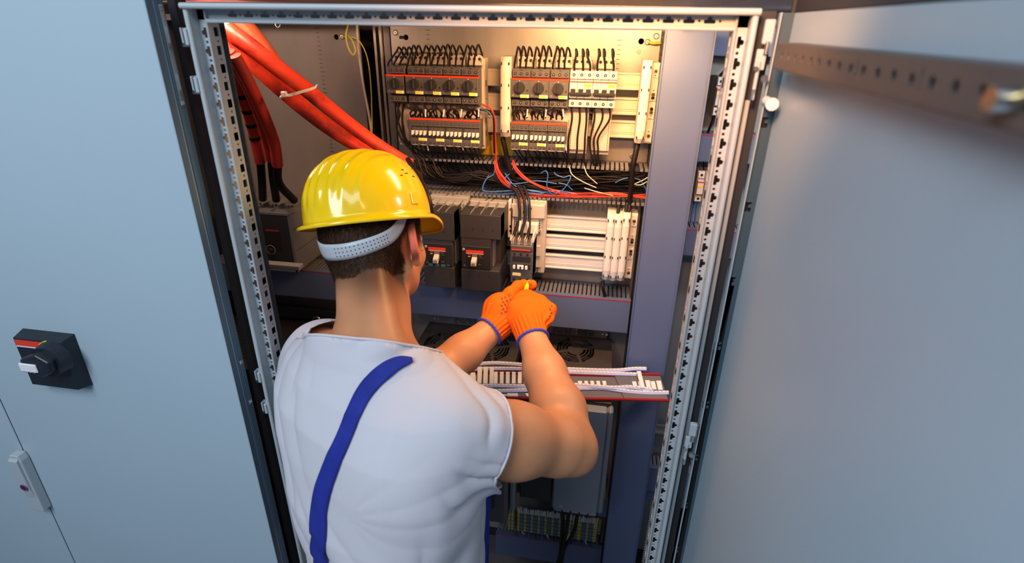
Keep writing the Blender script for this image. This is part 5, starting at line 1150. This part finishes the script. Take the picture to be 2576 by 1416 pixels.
# ---- shirt
AX_ = (ER-SR)/np.linalg.norm(ER-SR); HEM = SR+AX_*.070
AXL = (EL-SL)/np.linalg.norm(EL-SL); HEML = SL+AXL*.130
ARM_PIT = SR+nv(-.045, .01, -.085)
def rs(x): return 1-2*np.abs(np.sin(x/2))**.75
def folds(p):
    q = p-ARM_PIT; r = np.linalg.norm(q, axis=1)+1e-6; u = q@RT; v = q@UP; th = np.arctan2(v, u)
    d = .0055*rs(th*15+1.6*np.sin(r*26))*np.exp(-((r-.060)/.045)**2)
    t = (p-SR)@AX_; w = p-SR-t[:, None]*AX_; e1 = np.cross(AX_, UP); e1 /= np.linalg.norm(e1); e2 = np.cross(e1, AX_); ph = np.arctan2(w@e2, w@e1)
    under = sstep(-(w@UP), -.02, .04); d += .0040*rs(ph*17+t*30+.8*np.sin(t*60))*under*sstep(t, -.03, .03)
    d += .0042*rs(t*150+ph*3.2+.7*np.sin(ph*5))*sstep(w@UP, .005, .04)*np.exp(-((t-.035)/.030)**2)
    s = (p-NB)@RT; z = p[:, 2]; back = sstep(-((p-NB)@FW), -.02, .06)*sstep(1.50-z, .0, .06)
    d += .0034*rs((s*1.0+(z-1.4)*.55)*85+.9*np.sin(z*23))*back*np.exp(-((s+.07)/.07)**2)
    d += .0034*rs(z*85+s*60+1.4*np.sin(s*17))*sstep(1.37-z, 0, .10)*np.exp(-((s-.06)/.10)**2)
    d += .0050*np.sin(s*36-z*11+.6*np.sin(z*31))*sstep(1.34-z, 0, .14)
    d += .0020*rs(s*120+z*35)*np.exp(-((z-1.50)/.025)**2)*sstep(-s, -.02, .04)
    return d
def seams(p):
    t = np.abs((p-SR)@(RT*.93+FW*.25+UP*.05)+.028); return -.0011*np.exp(-(t/.0016)**2)*sstep(p[:, 2], 1.33, 1.37)
def shirt(p):
    d = trunk(p, .006); t = (p-SR)@AX_; fl = .004+.010*sstep(t, .02, .15)
    d = smin(d, chain(p, [SR, SR+(ER-SR)*.5, ER], [.064, .0645, .062], .03)-.002, .032)
    hang = SR+AX_*.05+nv(0, 0, -.020); d = smin(d, rc(p, hang-AX_*.02, hang+AX_*.10, .060, .064), .02)
    d = smin(d, chain(p, [SL, (SL+EL)/2, EL], [.066, .064, .060], .03), .040)
    d = smin(d, rc(p, COLC+nv(.0, -.005, -.10), COLC+nv(0, .012, .05), .100, .074), .035)
    d = smin(d, smax(neck(p)-.0065, -neckcut(p)-.012, .004), .006)
    loose = .006*sstep(1.36-p[:, 2], 0, .12); d = d-loose
    return d+folds(p)+seams(p)
COLC = AY(905, 850, .725)
NKA = (NK1-NK0)/np.linalg.norm(NK1-NK0); NKC = AY(903, 858, .735)
CP = [AY(764, 851, .745), AY(1037, 873, .70), AY(900, 849, .650)]
CN = np.cross(CP[1]-CP[0], CP[2]-CP[0]); CN = CN/np.linalg.norm(CN); CN = CN*np.sign(CN[2])
def neckcut(p): return -((p-CP[2])@CN)
hemR = lambda p: (p-HEM)@AX_
hemL = lambda p: (p-HEML)@AXL
V, Q = surface(shirt, (-.68, .42, 1.00), (.05, 1.00, 1.68), .0042)
nearR = lambda P: ((P-SR)@AX_ > .02) & (armR(P) < torso(P)-.022)
nearL = lambda P: ((P-SL)@AXL > .04) & (armL(P) < torso(P)-.022)
cfn = lambda P: np.where(nearR(P), -hemR(P), np.where(nearL(P), -hemL(P), np.where(P[:, 2] < 1.08, P[:, 2]-1.03, neckcut(P))))
keep = ~((neckcut(V) < 0) & (np.linalg.norm((V-COLC)[:, :2], axis=1) < .14)) & ~((hemR(V) > 0) & nearR(V)) & ~((hemL(V) > 0) & nearL(V)) & (V[:, 2] > 1.03)
V, Q = cut(V, Q, keep, cfn)
SHM = mat('white_cotton', (.60, .585, .63), .85, spec=.2, bump=.15, bscale=1400, sss=.05)
sh = mk('shirt', V, Q, SHM, per, PO, .0022)
# collar band, sleeve hem band following the cut edges
def border_loop(V, Q, sel):
    E_ = np.sort(np.concatenate([Q[:, [0, 1]], Q[:, [1, 2]], Q[:, [2, 3]], Q[:, [3, 0]]]), 1); u, c = np.unique(E_, axis=0, return_counts=True); be = u[c == 1]; be = be[sel(V[be[:, 0]]) & sel(V[be[:, 1]])]
    adj = {}
    for a, b_ in be: adj.setdefault(a, []).append(b_); adj.setdefault(b_, []).append(a)
    if not adj: return None
    best = []
    seen = set()
    for s0 in adj:
        if s0 in seen: continue
        path = [s0]; seen.add(s0)
        while True:
            nx_ = [k for k in adj[path[-1]] if k not in seen]
            if not nx_: break
            path.append(nx_[0]); seen.add(nx_[0])
        if len(path) > len(best): best = path
    return V[best]
def smooth_loop(L, n=60, it=6):
    L = np.concatenate([L, L[:1]]); s = np.concatenate([[0], np.cumsum(np.linalg.norm(np.diff(L, axis=0), axis=1))]); t = np.linspace(0, s[-1], n+1)[:-1]
    P = np.stack([np.interp(t, s, L[:, i]) for i in range(3)], 1)
    for _ in range(it): P = .5*P+.25*(np.roll(P, 1, 0)+np.roll(P, -1, 0))
    return P
def hem_band(sel, r, name, it=6):
    L = border_loop(V, Q, sel)
    if L is None or len(L) < 10: return
    P = smooth_loop(L, 80, it); P = P+grad(shirt, P)*.0016; P = np.concatenate([P, P[:2]]); MB().tube([Vector(p) for p in P], r, SHM, 8, 2).build(name, sh)
hem_band(lambda P: (P[:, 2] > 1.46) & (np.linalg.norm((P-COLC)[:, :2], axis=1) < .14), .0022, 'collar_seam', 4)
hem_band(lambda P: np.abs(hemR(P)) < .012, .0022, 'sleeve_hem', 8)
# ---- suspenders
BLUE = mat('royal_blue_fabric', (.020, .035, .30), .75, spec=.2, bump=.3, bscale=700, noise=.2, nscale=30)
def drape(px, w, th, name, label=None):
    P = []; 
    Qp = spline([Vector((x, y, 0)) for x, y in px], 5)
    for c in Qp:
        h = march(shirt, c.x, c.y)
        if h is not None: P.append(h)
    P = np.array(P)
    for _ in range(4): P[1:-1] = .5*P[1:-1]+.25*(P[:-2]+P[2:])
    N_ = grad(shirt, P); 
    for _ in range(6): N_[1:-1] = .5*N_[1:-1]+.25*(N_[:-2]+N_[2:])
    ww = np.interp(np.linspace(0, 1, len(P)), np.linspace(0, 1, len(w)), w)
    b = MB(); K = 7; T = np.gradient(P, axis=0); T /= np.linalg.norm(T, axis=1)[:, None]; B_ = np.cross(T, N_); B_ /= np.linalg.norm(B_, axis=1)[:, None]; rows = []
    for k in range(K):
        s = (k/(K-1)-.5); R_ = P+B_*(s*ww)[:, None]; d = shirt(R_); R_ = R_-N_*np.clip(d, -.03, .012)[:, None]+N_*.0035; rows.append(R_)
    G = np.stack(rows, 1); n = len(P); v = G.reshape(-1, 3); F_ = np.array([(i*K+k, i*K+k+1, (i+1)*K+k+1, (i+1)*K+k) for i in range(n-1) for k in range(K-1)])
    o = mk(name, v, F_, BLUE, per, PO); s = o.modifiers.new('s', 'SOLIDIFY'); s.thickness = th; s.offset = 1
    if label: o['label'] = label
    return o
drape([(1036, 909), (1020, 911), (1000, 916), (972, 932), (940, 962), (912, 1000), (890, 1050), (868, 1105), (843, 1160), (822, 1215), (808, 1270), (804, 1330), (808, 1390), (815, 1470), (820, 1530)], [.008, .018, .024, .027, .026, .027, .030, .034, .038, .040, .042], .0025, 'suspender')
# ---- trousers with bib
LHIP = nv(-.36, .64, .90); RHIP = nv(-.21, .56, .90)
LK = nv(-.38, .66, .50); RK = nv(-.20, .52, .50); LA = nv(-.40, .66, .10); RA = nv(-.19, .50, .10)
def trous(p):
    d = torso(p, .022); u_ = (p-NB)@RT; d = smax(d, p[:, 2]-1.08-.155*sstep(-u_, .07, .12), .004)
    bib = torso(p, .046); u = (p-NB)@RT; bib = np.maximum(np.maximum(bib, np.abs(u-.01)-.15), np.maximum(p[:, 2]-1.40, -((p-nv(-.315, .665, 0))@FW)+.045))
    d = np.minimum(d, bib)
    for H_, K_, A_ in ((LHIP, LK, LA), (RHIP, RK, RA)): d = smin(d, chain(p, [H_, K_, A_], [.098, .075, .070], .04), .03)
    w = .003*np.sin(p[:, 2]*60+p[:, 0]*25)*sstep(.95-p[:, 2], 0, .2); return smax(d+w, .075-p[:, 2], .01)
V, Q = surface(trous, (-.60, .34, .05), (.0, .96, 1.44), .0095)
mk('work_trousers', V, Q, BLUE, per, PO)
for A_, nm in ((LA, 'left'), (RA, 'right')):
    fn = lambda p, A_=A_: smax(smin(rc(p, A_*nv(1, 1, 0)+nv(0, 0, .045), A_*nv(1, 1, 0)+FW*.17+nv(0, 0, .035), .045, .040), rc(p, A_*nv(1, 1, 0)+nv(0, 0, .05), A_*nv(1, 1, 0)+nv(0, 0, .12), .046, .048), .03), .001-p[:, 2], .006)
    V, Q = surface(fn, A_-nv(.12, .1, .12), A_+nv(.22, .26, .12), .007); mk('work_shoe', V, Q, mat('black_leather', (.02, .02, .02), .5), per, PO)
# ---- helmet
YEL = mat('yellow_helmet_plastic', (.93, .60, .002), .20, spec=.5, coat=.5)
HHF, HHR, HHU = rot(16, 15, 15)
HB = AY(932, 552, .885)
def HH(f, r, u): return HB+HHF*f+HHR*r+HHU*u
AF, AR, HT = .121, .100, .118
def helmet():
    NP, NT = 144, 40; V = []; 
    def pt(ph, t, extra=0.):
        c, s = math.cos(ph), math.sin(ph); k = math.sin(t*math.pi/2)**.86; u = HT*math.cos(t*math.pi/2)**.90 if t < 1 else 0
        back = max(0., -c); rib = 0.
        ang = abs((ph-math.pi+math.pi) % (2*math.pi)-math.pi)
        da = abs(((ph-math.pi)+math.pi) % (2*math.pi)-math.pi)     # distance from the back of the head
        amp = max(0., 1-max(0, da-1.25)/.35) if da > 1.25 else 1.
        rib = 0.
        rf = AF*(1.03 if c < 0 else 1.0)*k+rib+extra; rs = AR*k+rib+extra
        x_, y_ = c*rf, s*rs
        if t < 1:
            w_ = min(1., max(0., (.068-abs(y_))/.010))*min(1., max(0., (.93-t)/.16)); g_ = (.5+.5*math.cos(2*math.pi*y_/.0205))**1.5
            k_ = 1+.034*w_*g_; x_ *= k_; y_ *= 1+.010*w_*g_; u *= k_
        return x_, y_, u
    rows = []
    for i in range(NT+1):
        t = i/NT; rows.append([pt(2*math.pi*j/NP, max(t, .02)) for j in range(NP)])
    # rim, drip edge and peak
    for (e, du, pk, pd) in ((.0035, -.001, .15, .0), (.0075, -.003, .45, -.004), (.0100, -.004, .80, -.014), (.0112, -.005, 1.0, -.021), (.0112, -.0095, 1.0, -.0245), (.0095, -.0100, .97, -.0250)):
        row = []
        for j in range(NP):
            ph = 2*math.pi*j/NP; c = math.cos(ph); w = max(0., (c-.25)/.75)**1.1 if c > .25 else 0.; w = w*w*(3-2*w)
            x, y, u = pt(ph, 1.0, e); x += .030*w*pk*(1 if c > 0 else 0); y *= 1+.02*w*pk; row.append((x, y, u+du+pd*w))
        rows.append(row)
    V = [HH(*q) for r in rows for q in r]; F_ = []
    for i in range(len(rows)-1):
        for j in range(NP): F_.append((i*NP+j, (i+1)*NP+j, (i+1)*NP+(j+1) % NP, i*NP+(j+1) % NP))
    V = np.array(V); V = np.concatenate([V, [HH(0, 0, HT+.0005)]]); o = mk('hard_hat', V-PO, np.array(F_), YEL, per)
    me = o.data; bm = bmesh.new(); bm.from_mesh(me); bm.verts.ensure_lookup_table(); top = bm.verts[len(V)-1]
    for j in range(NP):
        try: f = bm.faces.new((top, bm.verts[j], bm.verts[(j+1) % NP])); f.smooth = True
        except Exception: pass
    bmesh.ops.recalc_face_normals(bm, faces=bm.faces[:]); bm.to_mesh(me); bm.free()
    s = o.modifiers.new('s', 'SOLIDIFY'); s.thickness = .0024; s.offset = -1
    return o
hat = helmet()
def hat_sdf(p):
    q = p-HB; x, y, u = q@HHF, q@HHR, q@HHU; rho = np.sqrt((x/np.where(x < 0, AF*1.03, AF))**2+(y/AR)**2); k = (rho**2.33+(np.maximum(u, 0)/HT)**2.2)**.441; return (k-1)*.10
HATF = hat_sdf
def on_hat(px, py): return march(HATF, px, py)
b = MB()
for (x, y, w_) in ((1012, 427, 10), (1022, 436, 12), (1035, 425, 6), (1040, 444, 12), (1010, 441, 8)):
    h = on_hat(x, y)
    if h is None: continue
    n_ = grad(HATF, h[None])[0]; t_ = Vector(HHF*.9-HHR*.1); n_ = Vector(n_); s_ = n_.cross(t_).normalized(); t_ = s_.cross(n_); c = Vector(h)+n_*.0001; L = w_/2*.00072
    b.prism([c-t_*L-s_*.0008, c+t_*L-s_*.0008, c+t_*L+s_*.0008, c-t_*L+s_*.0008], n_*.0006, HOLE)
b.build('vent_slots', hat)['kind'] = 'stuff'
h = on_hat(1043, 500); n_ = Vector(grad(HATF, h[None])[0]); t_ = Vector(HHF); s_ = n_.cross(t_).normalized(); t_ = s_.cross(n_); c = Vector(h)
b = MB(); b.prism([c-t_*.010-s_*.009, c+t_*.008-s_*.009, c+t_*.008+s_*.011, c-t_*.010+s_*.011], n_*.0022, YEL); so = b.build('side_slot', hat); bv = so.modifiers.new('b', 'BEVEL'); bv.width = .0015; bv.segments = 2
# headband wrapped round the lower back of the head
HBM = mat('light_grey_headband_plastic', (.48, .52, .56), .38)
def headband():
    fn = lambda p: np.minimum(body(p), skull(p, .002))-.0030
    path = [(1018, 520), (1014, 545), (1004, 570), (985, 592), (955, 608), (915, 622), (870, 633), (832, 636), (806, 634)]
    Qp = spline([Vector((x, y, 0)) for x, y in path], 5); P = [h for h in (march(fn, c.x, c.y) for c in Qp) if h is not None]; P = np.array(P)
    # carry it on round the far side in head space
    q = P[-1]-HC; u0 = q@HU
    for k in range(1, 14):
        a = math.atan2(q@HR, q@HF)
        a2 = a+.13*k
        c = HC+HU*(u0+.0015*k)+(HF*math.cos(a2)*.12+HR*math.sin(a2)*.12)
        for _ in range(8): c = c-grad(fn, c[None])[0]*fn(c[None])[0]
        P = np.vstack([P, c])
    for _ in range(3): P[1:-1] = .5*P[1:-1]+.25*(P[:-2]+P[2:])
    N_ = grad(fn, P)
    for _ in range(6): N_[1:-1] = .5*N_[1:-1]+.25*(N_[:-2]+N_[2:])
    n = len(P); w = np.interp(np.arange(n), [0, 5, 10, 15, 22, 30, 38, 45, n], [.022, .019, .022, .024, .025, .027, .029, .028, .026])
    T = np.gradient(P, axis=0); T /= np.linalg.norm(T, axis=1)[:, None]; B_ = np.cross(T, N_); B_ /= np.linalg.norm(B_, axis=1)[:, None]
    K = 5; G = np.stack([P+B_*((k/(K-1)-.5)*w)[:, None] for k in range(K)], 1); D = G.reshape(-1, 3); D = D-grad(fn, D)*np.clip(fn(D), -.02, .004)[:, None]
    F_ = np.array([(i*K+k, i*K+k+1, (i+1)*K+k+1, (i+1)*K+k) for i in range(n-1) for k in range(K-1)])
    o = mk('headband', D-PO, F_, HBM, hat); s = o.modifiers.new('s', 'SOLIDIFY'); s.thickness = .0018; s.offset = 0
    b = MB()
    for i in range(15):
        for k, s_ in enumerate((-.24, 0, .24)):
            x = 848+i*8.2+k*1.5; 
            j = 17+i*1.15; j0 = int(j); fr = j-j0
            if j0+1 >= n: continue
            c = P[j0]*(1-fr)+P[j0+1]*fr; c = c+B_[j0]*(s_*w[j0]); c = c-grad(fn, c[None])[0]*fn(c[None])[0]; nn = Vector(grad(fn, c[None])[0]); c = Vector(c)+nn*.0007
            b.cyl(c, c+nn*.0006, .0010, HOLE, 8)
    bh = b.build('band_holes', None, PO); bh.parent = hat; bh['kind'] = 'stuff'
    return o, P, N_, B_
hbo = headband()
# ---- gloves
def knit(C, AXv):
    e1 = np.cross(AXv, UP); e1 /= np.linalg.norm(e1); e2 = np.cross(AXv, e1)
    def f(p): q = p-C; t = q@AXv; ph = np.arctan2(q@e2, q@e1); return .0013*np.cos(ph*22)*sstep(-t, -.052, -.030)+.00025*np.sin(t*2200)
    return f
aR = (WR-ER)/np.linalg.norm(WR-ER); aL = (WL-EL)/np.linalg.norm(WL-EL)
PR = AY(1333, 790, 1.060); CR = WR-aR*.004
kR = knit(CR, aR)
def gloveR(p):
    d = el(p, PR, (nv(1, 0, 0), nv(0, .75, .66), nv(0, -.66, .75)), (.0455, .046, .033))
    d = smin(d, rc(p, CR-aR*.006, CR+aR*.035, .0325, .0335), .022)
    d = smin(d, chain(p, [AY(1378, 800, 1.045), AY(1383, 778, 1.062), AY(1372, 768, 1.10), AY(1348, 775, 1.115)], [.013, .0135, .0125, .0115], .008), .012)
    d = smin(d, chain(p, [AY(1362, 775, 1.065), AY(1358, 757, 1.092), AY(1340, 757, 1.125), AY(1325, 765, 1.12)], [.013, .013, .012, .011], .008), .010)
    d = smin(d, chain(p, [AY(1340, 770, 1.065), AY(1335, 748, 1.095), AY(1322, 748, 1.128), AY(1310, 757, 1.122)], [.013, .0125, .0115, .011], .008), .010)
    d = smin(d, chain(p, [AY(1308, 778, 1.065), AY(1312, 752, 1.10), AY(1326, 742, 1.125), AY(1334, 742, 1.132)], [.0135, .0125, .011, .0105], .008), .010)
    d = smin(d, chain(p, [AY(1290, 800, 1.045), AY(1294, 775, 1.055), AY(1306, 756, 1.085), AY(1318, 744, 1.105)], [.017, .014, .0125, .0115], .01), .012)
    return smax(d, -((p-CR)@aR)-.004, .002)-kR(p)
PL = AY(1262, 776, 1.085); CL = WL-aL*.006; kL = knit(CL, aL)
def gloveL(p):
    d = el(p, PL, (aL, np.cross(aL, UP)/np.linalg.norm(np.cross(aL, UP)), UP), (.045, .032, .040))
    d = smin(d, rc(p, CL-aL*.002, CL+aL*.035, .0330, .0335), .022)
    d = smin(d, chain(p, [AY(1262, 762, 1.10), AY(1282, 738, 1.13), AY(1302, 720, 1.16), AY(1317, 713, 1.175)], [.0165, .0135, .0120, .0100], .008), .012)
    d = smin(d, chain(p, [AY(1280, 765, 1.12), AY(1308, 738, 1.165), AY(1330, 724, 1.178), AY(1338, 716, 1.165)], [.0145, .0125, .0120, .0118], .008), .010)
    d = smin(d, chain(p, [AY(1285, 775, 1.12), AY(1312, 760, 1.155), AY(1325, 752, 1.160)], [.014, .0125, .0115], .008), .009)
    d = smin(d, chain(p, [AY(1284, 790, 1.115), AY(1305, 778, 1.145), AY(1315, 772, 1.145)], [.0135, .012, .011], .008), .009)
    return smax(d, -((p-CL)@aL)-.004, .002)-kL(p)
ORG = mat('orange_knit', (.86, .13, .006), .85, spec=.15, bump=.5, bscale=1500)
CUF = mat('blue_cuff_yarn', (.05, .06, .42), .8)
def torus(C, AXv, R_, r, m_, name, parent, sx=1.0):
    e1 = np.cross(AXv, UP); e1 /= np.linalg.norm(e1); e2 = np.cross(AXv, e1); pts = [Vector(C+e1*math.cos(a)*R_+e2*math.sin(a)*R_*sx+AXv*.0008*math.sin(a*23)) for a in np.linspace(0, 2*math.pi, 72)]
    return MB().tube(pts, r, m_, 7, 1, [r*(1+.18*(i % 2)) for i in range(72)]).build(name, parent, off=(PO[0], PO[1], PO[2]))
for (fn, c, nm, C_, a_) in ((gloveR, PR, 'right', CR, aR), (gloveL, PL, 'left', CL, aL)):
    V, Q = surface(fn, c-nv(.095, .09, .09), c+nv(.10, .13, .09), .0021); g = mk('glove', V, Q, ORG, per, PO)
    torus(C_-a_*.004, a_, .0335, .0027, CUF, 'cuff_trim', g)
    b = MB(); PUR = mat('purple_grip_print', (.05, .012, .06), .6)
    dots = [(1335, 716, 5), (1262+20, 742, 3.5)]+[(1262+i*9+(j % 2)*4, 787-j*9-i*3, 3.4) for i in range(3) for j in range(5)] if nm == 'left' else [(1384, 778, 2.6), (1387, 787, 2.6), (1383, 795, 2.6), (1388, 770, 2.4)]
    for (x, y, r_) in dots:
        h = march(fn, x, y, .6)
        if h is None: continue
        n_ = grad(fn, h[None])[0]; rr_ = r_*.00078; b.ring(h+n_*.0002, n_, rr_*.55, rr_, .0005, PUR, 6)
    gd = b.build('grip_dots', None, PO); gd.parent = g; gd['kind'] = 'stuff'
# screwdriver held between the hands
sd = thing('screwdriver', 'small screwdriver with yellow handle held between the orange gloves', 'screwdriver', AY(1322, 740, 1.12))
b = MB(); p0, p1, p2 = Vector(AY(1317, 757, 1.10)), Vector(AY(1325, 722, 1.150)), Vector(AY(1331, 707, 1.175)); b.cyl(p0, p1, .0062, mat('yellow_handle', (.85, .60, .01), .35), 12, .0055); b.cyl(p1, p2, .0055, MATS['yellow_handle'], 12, .0035); b.build('handle', sd)
b = MB(); p3 = Vector(AY(1335, 700, 1.262)); b.cyl(p2, p3, .0018, STEEL, 8); b.build('blade', sd)
